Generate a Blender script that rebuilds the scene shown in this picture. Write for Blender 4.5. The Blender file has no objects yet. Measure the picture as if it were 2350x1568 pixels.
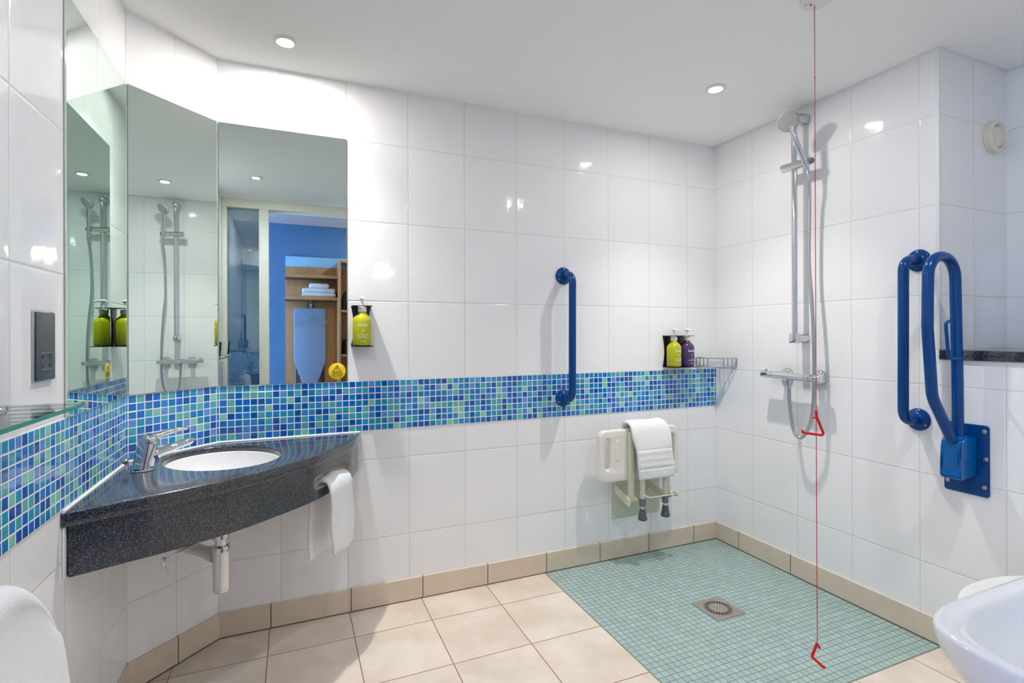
import bpy, bmesh, math, random
from mathutils import Vector, Matrix
random.seed(7)
PI = math.pi
scene = bpy.context.scene
COL = scene.collection

# ------------------------------------------------------------------ dimensions (metres)
D = 2.2073            # back wall
XR = 2.1503           # shower wall
XL = -0.484           # left wall
CX5, CY5 = -0.256, D  # chamfer / back wall corner
CX2, CY2 = XL, 1.979  # chamfer / left wall corner
CEIL = 2.158
YREC = 1.128          # return face of the recess
XREC = 2.594
YD = -0.02            # room face of the door wall
Z0, PZ = 0.282, 0.3281
MZ0, MZ1, MP = 0.7325, 0.9382, 0.0257
BASE = 0.0947
TOP = 0.728           # counter top

# ------------------------------------------------------------------ helpers
def srgb(r, g, b):
    f = lambda c: (c/12.92 if c <= .04045 else ((c+.055)/1.055)**2.4)
    return (f(r/255), f(g/255), f(b/255), 1)

def wloc(o):
    v = Vector((0, 0, 0))
    while o is not None:
        v += o.location; o = o.parent
    return v

def finish(me, ang=38):
    me.shade_smooth()
    me.set_sharp_from_angle(angle=math.radians(ang))

def obj(name, bm, mat, parent=None, loc=None, ang=38, recalc=True):
    """bmesh given in world coordinates -> one mesh object"""
    if recalc:
        bmesh.ops.recalc_face_normals(bm, faces=bm.faces[:])
    base = wloc(parent) if parent is not None else Vector((0, 0, 0))
    o_loc = Vector(loc) if loc is not None else Vector((0, 0, 0))
    bm.transform(Matrix.Translation(-(base + o_loc)))
    me = bpy.data.meshes.new(name)
    bm.to_mesh(me); bm.free()
    for m in (mat if isinstance(mat, (list, tuple)) else [mat]):
        me.materials.append(m)
    finish(me, ang)
    o = bpy.data.objects.new(name, me)
    COL.objects.link(o)
    o.location = o_loc
    if parent is not None:
        o.parent = parent
    return o

def tag(o, label, cat, group=None):
    o['label'] = label; o['category'] = cat
    if group: o['group'] = group
    return o

def thing(name, label, cat, loc, group=None):
    o = bpy.data.objects.new(name, None)
    o.empty_display_size = .05
    COL.objects.link(o); o.location = loc
    return tag(o, label, cat, group)

def struct(name, bm, mat, ang=38):
    o = obj(name, bm, mat, ang=ang); o['kind'] = 'structure'
    return o

def box(bm, x0, x1, y0, y1, z0, z1, bev=0, seg=2):
    t = bmesh.new()
    bmesh.ops.create_cube(t, size=1)
    t.transform(Matrix.Translation(((x0+x1)/2, (y0+y1)/2, (z0+z1)/2)) @ Matrix.Diagonal((x1-x0, y1-y0, z1-z0, 1)))
    if bev:
        bmesh.ops.bevel(t, geom=t.edges[:], offset=bev, segments=seg, profile=.5, affect='EDGES')
    merge(bm, t)

def merge(bm, t, mtx=None, mat_index=None):
    if mtx is not None: t.transform(mtx)
    vm = {}
    for v in t.verts: vm[v] = bm.verts.new(v.co)
    for f in t.faces:
        try:
            nf = bm.faces.new([vm[v] for v in f.verts])
            nf.material_index = f.material_index if mat_index is None else mat_index
        except ValueError:
            pass
    t.free()

def frame(d):
    d = Vector(d).normalized()
    a = Vector((0, 0, 1)) if abs(d.z) < .9 else Vector((1, 0, 0))
    x = a.cross(d).normalized(); y = d.cross(x)
    return x, y, d

def loft(bm, rings, cap0=True, cap1=True, closed=False, mi=0):
    R = [[bm.verts.new(p) for p in r] for r in rings]
    n = len(R[0])
    pairs = list(zip(R[:-1], R[1:]))
    if closed: pairs.append((R[-1], R[0]))
    for a, b in pairs:
        for i in range(n):
            j = (i+1) % n
            bm.faces.new((a[i], a[j], b[j], b[i])).material_index = mi
    if not closed:
        if cap0: bm.faces.new(list(reversed(R[0]))).material_index = mi
        if cap1: bm.faces.new(R[-1]).material_index = mi
    return R

def tube(bm, pts, r, n=14, closed=False, flat=None, caps=True):
    """sweep a circle along a path; r number or list; flat=(sx,sy) squashes it"""
    P = [Vector(p) for p in pts]
    N = len(P)
    rr = r if isinstance(r, (list, tuple)) else [r]*N
    T = []
    for i in range(N):
        if closed: d = P[(i+1) % N]-P[i-1]
        elif i == 0: d = P[1]-P[0]
        elif i == N-1: d = P[-1]-P[-2]
        else: d = (P[i+1]-P[i]).normalized()+(P[i]-P[i-1]).normalized()
        T.append(d.normalized())
    x, y, _ = frame(T[0])
    rings = []
    fx, fy = flat or (1, 1)
    for i in range(N):
        if i:
            ax = T[i-1].cross(T[i])
            if ax.length > 1e-7:
                q = Matrix.Rotation(T[i-1].angle(T[i]), 3, ax.normalized())
                x = q @ x; y = q @ y
        rings.append([P[i] + (x*math.cos(a)*fx + y*math.sin(a)*fy)*rr[i] for a in [2*PI*k/n for k in range(n)]])
    loft(bm, rings, caps, caps, closed)

def fillet(pts, rad, seg=8):
    P = [Vector(p) for p in pts]
    out = [P[0]]
    for i in range(1, len(P)-1):
        a, b, c = P[i-1], P[i], P[i+1]
        u = (a-b).normalized(); v = (c-b).normalized()
        r = rad[i] if isinstance(rad, (list, tuple)) else rad
        ang = u.angle(v)
        if ang > PI-1e-3 or r <= 0:
            out.append(b); continue
        t = min(r/math.tan(ang/2), (a-b).length*.49, (c-b).length*.49)
        r2 = t*math.tan(ang/2)
        cen = b+(u+v).normalized()*(r2/math.sin(ang/2))
        s = b+u*t-cen; e = b+v*t-cen
        tot = s.angle(e); ax = s.cross(e).normalized()
        for k in range(seg+1):
            out.append(cen+Matrix.Rotation(tot*k/seg, 3, ax) @ s)
    out.append(P[-1])
    return out

def smooth_path(pts, n=8):
    P = [Vector(p) for p in pts]
    P = [P[0]*2-P[1]]+P+[P[-1]*2-P[-2]]
    out = []
    for i in range(1, len(P)-2):
        p0, p1, p2, p3 = P[i-1:i+3]
        for k in range(n):
            t = k/n
            out.append(.5*((2*p1)+(-p0+p2)*t+(2*p0-5*p1+4*p2-p3)*t*t+(-p0+3*p1-3*p2+p3)*t**3))
    out.append(P[-2])
    return out

def lathe(bm, prof, c, axis=(0, 0, 1), n=28, sx=1, sy=1, mi=0, xdir=None):
    x, y, d = frame(axis)
    if xdir is not None:
        x = Vector(xdir).normalized(); y = d.cross(x)
    c = Vector(c)
    prev = None; 
    rings = []
    for r, h in prof:
        if r < 1e-6: rings.append([bm.verts.new(c+d*h)])
        else: rings.append([bm.verts.new(c+d*h+(x*math.cos(a)*sx+y*math.sin(a)*sy)*r) for a in [2*PI*k/n for k in range(n)]])
    for a, b in zip(rings[:-1], rings[1:]):
        for i in range(n):
            j = (i+1) % n
            if len(a) == 1 and len(b) == 1: continue
            if len(a) == 1: f = (a[0], b[j], b[i])
            elif len(b) == 1: f = (a[i], a[j], b[0])
            else: f = (a[i], a[j], b[j], b[i])
            bm.faces.new(f).material_index = mi
    for ends, rv in ((rings[0], True), (rings[-1], False)):
        if len(ends) > 1:
            bm.faces.new(list(reversed(ends)) if rv else ends).material_index = mi

def disc_cyl(bm, c, axis, r, h, bev=.002, n=28):
    b = min(bev, r*.45, h*.45)
    lathe(bm, [(0, 0), (r-b*.3, 0), (r, b*.3), (r, h-b), (r-b*.3, h-b*.3), (r-b, h), (0, h)], c, axis, n)

def plate(loops, thick, bev=0, res=2):
    """flat plate with holes, in XY, z centred"""
    cu = bpy.data.curves.new('tmp', 'CURVE'); cu.dimensions = '2D'; cu.fill_mode = 'BOTH'
    cu.extrude = max(thick/2-bev, 1e-5); cu.bevel_depth = bev; cu.bevel_resolution = res; cu.offset = -bev
    for lp in loops:
        s = cu.splines.new('POLY'); s.points.add(len(lp)-1)
        for p, q in zip(s.points, lp): p.co = (q[0], q[1], 0, 1)
        s.use_cyclic_u = True
    o = bpy.data.objects.new('tmp', cu); COL.objects.link(o)
    bpy.context.view_layer.update()
    me = bpy.data.meshes.new_from_object(o.evaluated_get(bpy.context.evaluated_depsgraph_get()))
    bpy.data.objects.remove(o); bpy.data.curves.remove(cu)
    bm = bmesh.new(); bm.from_mesh(me); bpy.data.meshes.remove(me)
    bmesh.ops.remove_doubles(bm, verts=bm.verts[:], dist=1e-6)
    return bm

def rrect(x0, x1, y0, y1, r, n=6):
    out = []
    for cx, cy, a0 in ((x1-r, y1-r, 0), (x0+r, y1-r, 90), (x0+r, y0+r, 180), (x1-r, y0+r, 270)):
        for k in range(n+1):
            a = math.radians(a0+90*k/n)
            out.append((cx+r*math.cos(a), cy+r*math.sin(a)))
    return out

def ell(cx, cy, a, b, n=48, rot=0):
    return [(cx+a*math.cos(t)*math.cos(rot)-b*math.sin(t)*math.sin(rot), cy+a*math.cos(t)*math.sin(rot)+b*math.sin(t)*math.cos(rot)) for t in [2*PI*k/n for k in range(n)]]

def text_bm(body, size, depth=.0004):
    cu = bpy.data.curves.new('tmp', 'FONT'); cu.body = body; cu.size = size
    cu.align_x = 'CENTER'; cu.align_y = 'CENTER'; cu.extrude = depth; cu.resolution_u = 3
    o = bpy.data.objects.new('tmp', cu); COL.objects.link(o)
    bpy.context.view_layer.update()
    me = bpy.data.meshes.new_from_object(o.evaluated_get(bpy.context.evaluated_depsgraph_get()))
    bpy.data.objects.remove(o); bpy.data.curves.remove(cu)
    bm = bmesh.new(); bm.from_mesh(me); bpy.data.meshes.remove(me)
    return bm

M_XZ = Matrix(((1, 0, 0, 0), (0, 0, -1, 0), (0, 1, 0, 0), (0, 0, 0, 1)))      # plate XY -> world XZ, its +z facing -Y
def T(x, y, z): return Matrix.Translation((x, y, z))

# ------------------------------------------------------------------ materials
class N:
    def __init__(s, name):
        s.mat = bpy.data.materials.new(name); s.mat.use_nodes = True
        s.t = s.mat.node_tree; s.L = s.t.links
        s.t.nodes.clear()
        s.out = s.t.nodes.new('ShaderNodeOutputMaterial')
    def n(s, typ, **kw):
        nd = s.t.nodes.new(typ)
        for k, v in kw.items(): setattr(nd, k, v)
        return nd
    def link(s, a, b): s.L.new(a, b)
    def setin(s, sock, v):
        if isinstance(v, bpy.types.NodeSocket): s.L.new(v, sock)
        else: sock.default_value = v
    def m(s, op, a, b=None, c=None):
        nd = s.n('ShaderNodeMath', operation=op)
        for i, v in enumerate((a, b, c)):
            if v is not None: s.setin(nd.inputs[i], v)
        return nd.outputs[0]
    def smooth(s, v, a, b, o0=0, o1=1):
        nd = s.n('ShaderNodeMapRange', interpolation_type='SMOOTHSTEP')
        s.setin(nd.inputs['Value'], v)
        nd.inputs['From Min'].default_value = a; nd.inputs['From Max'].default_value = b
        nd.inputs['To Min'].default_value = o0; nd.inputs['To Max'].default_value = o1
        return nd.outputs[0]
    def mix(s, f, a, b):
        nd = s.n('ShaderNodeMix', data_type='RGBA')
        s.setin(nd.inputs[0], f); s.setin(nd.inputs[6], a); s.setin(nd.inputs[7], b)
        return nd.outputs[2]
    def noise(s, scale, detail=2, vec=None, rough=.5):
        nd = s.n('ShaderNodeTexNoise'); nd.inputs['Scale'].default_value = scale
        nd.inputs['Detail'].default_value = detail; nd.inputs['Roughness'].default_value = rough
        s.link(vec if vec is not None else s.pos(), nd.inputs['Vector'])
        return nd.outputs[0]
    def pos(s):
        if not hasattr(s, '_p'):
            s._p = s.n('ShaderNodeTexCoord').outputs['Object']
        return s._p
    def xyz(s):
        nd = s.n('ShaderNodeSeparateXYZ'); s.link(s.pos(), nd.inputs[0]); return nd.outputs
    def ramp(s, v, stops, const=False):
        nd = s.n('ShaderNodeValToRGB'); cr = nd.color_ramp
        if const: cr.interpolation = 'CONSTANT'
        while len(cr.elements) < len(stops): cr.elements.new(.5)
        for e, (p, c) in zip(cr.elements, stops): e.position = p; e.color = c
        s.link(v, nd.inputs[0]); return nd.outputs[0]
    def bsdf(s, **kw):
        b = s.n('ShaderNodeBsdfPrincipled')
        for k, v in kw.items(): s.setin(b.inputs[k.replace('_', ' ')], v)
        s.link(b.outputs[0], s.out.inputs[0]); s.b = b; return b
    def bump(s, h, dist=1.0, strength=1.0):
        nd = s.n('ShaderNodeBump'); nd.inputs['Distance'].default_value = dist; nd.inputs['Strength'].default_value = strength
        s.link(h, nd.inputs['Height']); s.link(nd.outputs[0], s.b.inputs['Normal'])

def simple(name, col, rough=.4, metal=0, bump=None, **kw):
    k = N(name); k.bsdf(Base_Color=col, Roughness=rough, Metallic=metal, **kw)
    if bump:
        k.bump(k.noise(bump[0], 3), bump[1])
    return k.mat

def edge_dist(k, u, u0, p):
    """distance (m) to the nearest grid line and the cell index"""
    a = k.m('DIVIDE', k.m('SUBTRACT', u, u0), p)
    fl = k.m('FLOOR', a); fr = k.m('SUBTRACT', a, fl)
    return k.m('MULTIPLY', k.m('MINIMUM', fr, k.m('SUBTRACT', 1.0, fr)), p), fl, fr

def wall_u(k, kind):
    x = k.xyz()
    if kind == 'x': return x[0], x[2]
    if kind == 'y': return x[1], x[2]
    if kind == 'd': return k.m('MULTIPLY', k.m('ADD', x[0], x[1]), .70711), x[2]
    # 'n': pick by the face normal
    g = k.n('ShaderNodeNewGeometry'); s = k.n('ShaderNodeSeparateXYZ'); k.link(g.outputs['True Normal'], s.inputs[0])
    f = k.m('GREATER_THAN', k.m('ABSOLUTE', s.outputs[0]), .5)
    u = k.m('ADD', k.m('MULTIPLY', x[1], f), k.m('MULTIPLY', k.m('SUBTRACT', x[0], .16), k.m('SUBTRACT', 1.0, f)))
    return u, x[2]

def tile_wall(name, kind, u0, pu):
    k = N(name)
    u, z = wall_u(k, kind)
    du, iu, _ = edge_dist(k, u, u0, pu)
    dz, iz, _ = edge_dist(k, z, Z0, PZ)
    d = k.m('MINIMUM', du, dz)
    tile = k.smooth(d, .0008, .0017)
    cv = k.n('ShaderNodeCombineXYZ'); k.link(iu, cv.inputs[0]); k.link(iz, cv.inputs[1])
    wn = k.n('ShaderNodeTexWhiteNoise', noise_dimensions='2D'); k.link(cv.outputs[0], wn.inputs['Vector'])
    base = k.mix(wn.outputs['Value'], (.865, .868, .87, 1), (.885, .887, .89, 1))
    col = k.mix(tile, (.69, .67, .63, 1), base)
    k.bsdf(Base_Color=col, Roughness=k.m('MULTIPLY_ADD', tile, -.45, .52))
    k.b.inputs['Specular IOR Level'].default_value = .5
    h = k.m('MULTIPLY', k.smooth(d, .0006, .005), .0007)
    w1 = k.m('MULTIPLY', k.noise(11, 2), .0011)
    pil = k.m('MULTIPLY', k.smooth(d, .0, .05), .0005)
    k.bump(k.m('ADD', k.m('ADD', h, pil), w1))
    return k.mat

def mosaic(name, kind, u0):
    k = N(name)
    u, z = wall_u(k, kind)
    du, iu, fu = edge_dist(k, u, u0, MP)
    dz, iz, fz = edge_dist(k, z, MZ0, MP)
    d = k.m('MINIMUM', du, dz)
    cv = k.n('ShaderNodeCombineXYZ'); k.link(iu, cv.inputs[0]); k.link(iz, cv.inputs[1]); cv.inputs[2].default_value = {'x': 1, 'y': 5, 'd': 9}[kind]
    wn = k.n('ShaderNodeTexWhiteNoise', noise_dimensions='3D'); k.link(cv.outputs[0], wn.inputs['Vector'])
    A = [(0, 86, 176), (0, 108, 208), (0, 126, 190), (36, 138, 206), (30, 152, 192), (66, 168, 186), (92, 180, 176), (132, 202, 182), (92, 146, 220)]
    P = [0, .17, .30, .43, .55, .67, .78, .87, .94]
    tc = k.ramp(wn.outputs['Value'], [(p, srgb(*a)) for p, a in zip(P, A)], True)
    blot = k.m('MULTIPLY_ADD', k.noise(140, 2), .35, .82)
    vm = k.n('ShaderNodeVectorMath', operation='SCALE'); k.link(tc, vm.inputs[0]); k.link(blot, vm.inputs['Scale'])
    tile = k.smooth(d, .0013, .0021)
    col = k.mix(tile, (.86, .85, .84, 1), vm.outputs[0])
    k.bsdf(Base_Color=col, Roughness=k.m('MULTIPLY_ADD', tile, -.50, .58))
    k.b.inputs['Specular IOR Level'].default_value = .6
    sp = k.n('ShaderNodeSeparateColor'); k.link(wn.outputs['Color'], sp.inputs[0])
    tilt = k.m('ADD', k.m('MULTIPLY', k.m('SUBTRACT', sp.outputs[1], .5), fu), k.m('MULTIPLY', k.m('SUBTRACT', sp.outputs[2], .5), fz))
    h = k.m('ADD', k.m('MULTIPLY', k.smooth(d, .0009, .0035), .0007), k.m('MULTIPLY', tilt, .0006))
    k.bump(h)
    return k.mat

def skirting(name, kind, u0, pu, umin=None):
    k = N(name)
    u, z = wall_u(k, kind)
    du, iu, _ = edge_dist(k, u, u0, pu)
    jt = k.smooth(du, .0012, .0022)
    if umin is not None: jt = k.m('MAXIMUM', jt, k.m('LESS_THAN', u, umin))
    tile = k.m('MULTIPLY', jt, k.smooth(z, .003, .005))
    cl = k.mix(k.noise(16, 4), srgb(208, 192, 170), srgb(222, 208, 188))
    k.bsdf(Base_Color=k.mix(tile, srgb(92, 80, 62), cl), Roughness=.38)
    k.bump(k.m('MULTIPLY', tile, .0012))
    return k.mat

def floor_mat():
    k = N('floor tiles')
    x = k.xyz()
    du, iu, _ = edge_dist(k, x[0], 1.0935, .2945)
    dv, iv, _ = edge_dist(k, x[1], 1.1225, .2975)
    d = k.m('MINIMUM', du, dv)
    cv = k.n('ShaderNodeCombineXYZ'); k.link(iu, cv.inputs[0]); k.link(iv, cv.inputs[1])
    wn = k.n('ShaderNodeTexWhiteNoise', noise_dimensions='2D'); k.link(cv.outputs[0], wn.inputs['Vector'])
    off = k.n('ShaderNodeVectorMath', operation='MULTIPLY_ADD'); k.link(wn.outputs['Color'], off.inputs[0]); off.inputs[1].default_value = (9, 9, 9); k.link(k.pos(), off.inputs[2])
    mott = k.noise(5, 3, off.outputs[0], .6)
    cream = k.mix(k.smooth(mott, .3, .7), srgb(210, 196, 180), srgb(226, 214, 200))
    tile = k.smooth(d, .0012, .0020)
    cream = k.mix(tile, srgb(150, 118, 84), cream)
    # shower square
    mx = k.m('GREATER_THAN', x[0], 1.0945); my = k.m('GREATER_THAN', x[1], 1.1235)
    sh = k.m('MULTIPLY', mx, my)
    su, si, _ = edge_dist(k, x[0], 1.0965, .0254)
    sv, sj, _ = edge_dist(k, x[1], 1.1255, .0254)
    sd = k.m('MINIMUM', su, sv)
    c2 = k.n('ShaderNodeCombineXYZ'); k.link(si, c2.inputs[0]); k.link(sj, c2.inputs[1])
    w2 = k.n('ShaderNodeTexWhiteNoise', noise_dimensions='2D'); k.link(c2.outputs[0], w2.inputs['Vector'])
    teal = k.ramp(w2.outputs['Value'], [(0, srgb(152, 174, 169)), (.5, srgb(158, 180, 175)), (.95, srgb(168, 186, 181)), (.985, srgb(160, 184, 192)), (1, srgb(140, 186, 192))])
    st = k.smooth(sd, .0009, .0016)
    teal = k.mix(st, srgb(104, 126, 122), teal)
    k.bsdf(Base_Color=k.mix(sh, cream, teal), Roughness=k.m('MULTIPLY_ADD', sh, .12, .34))
    t_h = k.m('ADD', k.m('MULTIPLY', k.m('MULTIPLY', tile, .0010), k.m('SUBTRACT', 1.0, sh)), k.m('MULTIPLY', k.m('MULTIPLY', st, .0006), sh))
    k.bump(k.m('ADD', t_h, k.m('MULTIPLY', k.noise(60, 3), .0002)))
    return k.mat

def granite():
    k = N('speckled granite')
    v = k.n('ShaderNodeTexVoronoi'); v.inputs['Scale'].default_value = 760; k.link(k.pos(), v.inputs['Vector'])
    w = k.n('ShaderNodeSeparateColor'); k.link(v.outputs['Color'], w.inputs[0])
    col = k.mix(k.smooth(w.outputs[0], .80, .99), srgb(34, 36, 42), srgb(132, 136, 148))
    col = k.mix(k.m('MULTIPLY', k.smooth(w.outputs[1], .7, 1.0), .5), col, srgb(58, 62, 74))
    col = k.mix(k.m('MULTIPLY', k.smooth(w.outputs[2], .8, 1.0), .8), col, srgb(14, 15, 18))
    k.bsdf(Base_Color=col, Roughness=.20, IOR=1.6, Coat_Weight=.7, Coat_Roughness=.12)
    return k.mat

def terry(name, col):
    k = N(name)
    k.bsdf(Base_Color=col, Roughness=.95)
    k.b.inputs['Sheen Weight'].default_value = .35
    k.b.inputs['Sheen Roughness'].default_value = .5
    k.bump(k.m('ADD', k.m('MULTIPLY', k.noise(1000, 2), .0010), k.m('MULTIPLY', k.noise(70, 3), .0016)))
    return k.mat

def wood_mat():
    k = N('beech veneer')
    mp = k.n('ShaderNodeMapping'); mp.inputs['Scale'].default_value = (14, 14, 1.2); k.link(k.pos(), mp.inputs[0])
    col = k.mix(k.noise(6, 4, mp.outputs[0]), srgb(176, 122, 76), srgb(206, 154, 106))
    k.bsdf(Base_Color=col, Roughness=.4)
    return k.mat

M = {}
M['tb'] = tile_wall('white tile back', 'x', .455, .25)
M['tr'] = tile_wall('white tile right', 'n', 1.447, .2545)
M['tl'] = tile_wall('white tile left', 'y', 1.252, .25)
M['td'] = tile_wall('white tile chamfer', 'd', (-.37+2.093)*.70711, .1612)
M['tf'] = tile_wall('white tile front', 'x', .80, .25)
M['mb'] = mosaic('glass mosaic back', 'x', CX5+.004)
M['ml'] = mosaic('glass mosaic left', 'y', 1.2397)
M['md'] = mosaic('glass mosaic chamfer', 'd', (CX2+CY2)*.70711+.005)
M['sb'] = skirting('skirting back', 'x', .2155, .2955)
M['sr'] = skirting('skirting right', 'y', 1.7345, .3065, 1.6)
M['sl'] = skirting('skirting left', 'y', 1.68, .2975)
M['sd'] = skirting('skirting chamfer', 'd', (-.37+2.093)*.70711, .1612)
M['floor'] = floor_mat()
M['granite'] = granite()
M['ceil'] = simple('ceiling paint', (.93, .925, .905, 1), .7)
M['chrome'] = simple('polished chrome', (.66, .67, .69, 1), .08, 1)
M['steel'] = simple('brushed steel', srgb(182, 172, 164), .36, .75)
M['satin'] = simple('satin chrome', (.62, .64, .66, 1), .22, 1)
M['headp'] = simple('grey chromed plastic', srgb(176, 180, 178), .25, .25)
M['mirror'] = simple('mirror silvering', (.74, .84, .785, 1), 0.0, 1)
M['blue'] = simple('blue enamel', srgb(0, 64, 128), .16, 0, Specular_IOR_Level=.32)
M['bluebox'] = simple('blue plastic', srgb(0, 90, 156), .22, 0, Specular_IOR_Level=.4)
M['white'] = simple('white ceramic', (.86, .86, .86, 1), .08, 0, Coat_Weight=.3)
M['wplastic'] = simple('white plastic', (.80, .79, .765, 1), .3)
M['seatp'] = simple('cream white plastic', srgb(232, 228, 220), .28)
M['cream'] = simple('cream painted steel', srgb(214, 212, 190), .35)
M['creamplate'] = simple('cream green painted steel', srgb(196, 202, 182), .4)
M['ventp'] = simple('cream vent plastic', srgb(226, 220, 204), .4)
M['framep'] = simple('cream door frame paint', srgb(242, 236, 220), .45)
M['grey'] = simple('grey rubber', srgb(112, 116, 118), .6)
M['dgrey'] = simple('dark grey rubber', srgb(84, 84, 82), .7)
M['black'] = simple('black plastic', srgb(24, 24, 26), .3)
M['socket'] = simple('dark grey metal plate', srgb(82, 86, 92), .35, .3)
M['green'] = simple('lime green bottle', srgb(178, 180, 0), .16, 0, Coat_Weight=.3)
M['purple'] = simple('purple bottle', srgb(72, 46, 96), .16, 0, Coat_Weight=.3)
M['print'] = simple('white printing', (.85, .86, .80, 1), .5)
M['hose'] = simple('ribbed steel hose', (.50, .50, .50, 1), .28, 1)
M['brushed'] = simple('brushed chrome', (.78, .78, .78, 1), .42, 1)
M['red'] = simple('red plastic', srgb(214, 0, 18), .3)
M['cord'] = simple('red cord', srgb(206, 16, 30), .6)
M['yellow'] = simple('yellow sticker', srgb(250, 208, 0), .4)
M['ink'] = simple('dark brown ink', srgb(84, 60, 10), .5)
M['sealant'] = simple('white sealant', (.82, .82, .81, 1), .4)
M['edge'] = simple('raw beige edge', srgb(196, 178, 160), .6)
M['towel'] = terry('white terry towel', (.88, .88, .88, 1))
M['hallwall'] = simple('blue wall paint', srgb(96, 136, 178), .75)
M['hallceil'] = simple('hall ceiling paint', srgb(196, 180, 176), .8)
M['carpet'] = simple('blue grey carpet', srgb(70, 76, 96), .95, 0, (300, .004))
M['wood'] = wood_mat()
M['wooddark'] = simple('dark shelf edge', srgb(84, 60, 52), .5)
M['board'] = simple('blue grey ironing board cover', srgb(138, 160, 190), .8)
M['boardleg'] = simple('grey steel tube', srgb(90, 94, 104), .35, .6)
M['paleblue'] = simple('pale blue panel', srgb(150, 200, 232), .35)
M['folded'] = terry('folded towel cotton', (.78, .80, .86, 1))

def glass_thin(name, tint, ior):
    k = N(name)
    fr = k.n('ShaderNodeFresnel'); fr.inputs[0].default_value = ior
    tr = k.n('ShaderNodeBsdfTransparent'); tr.inputs[0].default_value = tint
    gl = k.n('ShaderNodeBsdfGlossy'); gl.inputs['Roughness'].default_value = 0; gl.inputs[0].default_value = (.95, .97, .96, 1)
    mx = k.n('ShaderNodeMixShader')
    k.link(fr.outputs[0], mx.inputs[0]); k.link(tr.outputs[0], mx.inputs[1]); k.link(gl.outputs[0], mx.inputs[2])
    k.link(mx.outputs[0], k.out.inputs[0])
    return k.mat
M['pane'] = glass_thin('sidelight glass', (.50, .58, .56, 1), 3.0)
M['shelfglass'] = glass_thin('clear shelf glass', (.93, .975, .955, 1), 1.5)
M['tumbler'] = glass_thin('clear tumbler glass', (.97, .985, .98, 1), 1.5)
M['glassedge'] = simple('green glass edge', srgb(70, 150, 126), .08)

def emis(name, col, st):
    k = N(name)
    e = k.n('ShaderNodeEmission'); e.inputs[0].default_value = col; e.inputs[1].default_value = st
    k.link(e.outputs[0], k.out.inputs[0])
    if 'lens' in name: k.mat.cycles.emission_sampling = 'NONE'
    return k.mat
M['lamp'] = emis('lit lamp lens', (1, .97, .93, 1), 40)
M['pane_glow'] = emis('added blue pane glow', (.40, .61, 1, 1), 15)  # emission of the added pane, bluish fill for corridor and basin
M['shade'] = emis('glowing lamp shade', (1, .84, .60, 1), 8)
M['lampblue'] = emis('dim cool lamp lens', (.35, .42, 1, 1), 5)

# ------------------------------------------------------------------ the room
bm = bmesh.new(); box(bm, XL-.15, XREC+.15, -.12, D+.12, -.1, 0); struct('floor', bm, M['floor'])
bm = bmesh.new(); box(bm, -1.8, 2.9, -1.25, -.12, -.1, 0); struct('floor_hall', bm, M['carpet'])
bm = bmesh.new(); box(bm, XL-.15, XREC+.15, -.12, D+.12, CEIL, CEIL+.15); struct('ceiling', bm, M['ceil'])
bm = bmesh.new(); box(bm, -1.8, 2.9, -1.25, -.12, 2.2, 2.35); struct('ceiling_hall', bm, M['hallceil'])
bm = bmesh.new(); box(bm, CX5, 2.75, D, D+.12, 0, CEIL); struct('wall_back', bm, M['tb'])
bm = bmesh.new()
box(bm, XR, 2.75, YREC, D, 0, CEIL)
box(bm, XR, XREC, YD-.1, YREC, 0, 1.032)
struct('wall_right', bm, M['tr'])
bm = bmesh.new(); box(bm, XREC, 2.75, YD-.1, YREC, 0, CEIL); struct('wall_recess', bm, M['tr'])
bm = bmesh.new(); box(bm, XL-.12, XL, YD-.1, CY2, 0, CEIL); struct('wall_left', bm, M['tl'])
bm = bmesh.new()
loft(bm, [[(x, y, z) for x, y in ((CX2, CY2), (CX5, CY5), (CX5, CY5+.12), (CX2-.12, CY5+.12), (CX2-.12, CY2))] for z in (0, CEIL)])
struct('wall_diagonal', bm, M['td'])
bm = bmesh.new(); box(bm, .83, XREC, YD-.1, YD, 0, CEIL); struct('wall_front', bm, M['tf'])
bm = bmesh.new(); box(bm, -1.8, 2.9, -1.25, -1.05, 0, 2.2); struct('wall_hall', bm, M['hallwall'])
bm = bmesh.new(); box(bm, -1.8, -1.7, -1.05, -.12, 0, 2.2); box(bm, 2.8, 2.9, -1.05, -.12, 0, 2.2)
box(bm, -1.7, XL-.12, -.14, -.12, 0, 2.2); box(bm, .83, 2.8, -.14, -.12, 0, 2.2); box(bm, XL-.12, .83, -.14, -.12, CEIL, 2.2)
struct('wall_corridor', bm, M['hallwall'])

# mosaic bands
def band(name, a, b, mat, out, t=.0022):
    ax, ay = a; bx, by = b; nx, ny = out
    bm = bmesh.new()
    loft(bm, [[(ax-nx*.01, ay-ny*.01, z), (bx-nx*.01, by-ny*.01, z), (bx+nx*t, by+ny*t, z), (ax+nx*t, ay+ny*t, z)] for z in (MZ0, MZ1)])
    return struct(name, bm, mat)
band('trim_1', (XL, YD), (CX2, CY2), M['ml'], (1, 0))
band('trim_2', (CX2, CY2), (CX5, CY5), M['md'], (.70711, -.70711))
band('trim_3', (CX5, CY5), (XR, D), M['mb'], (0, -1))
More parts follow.
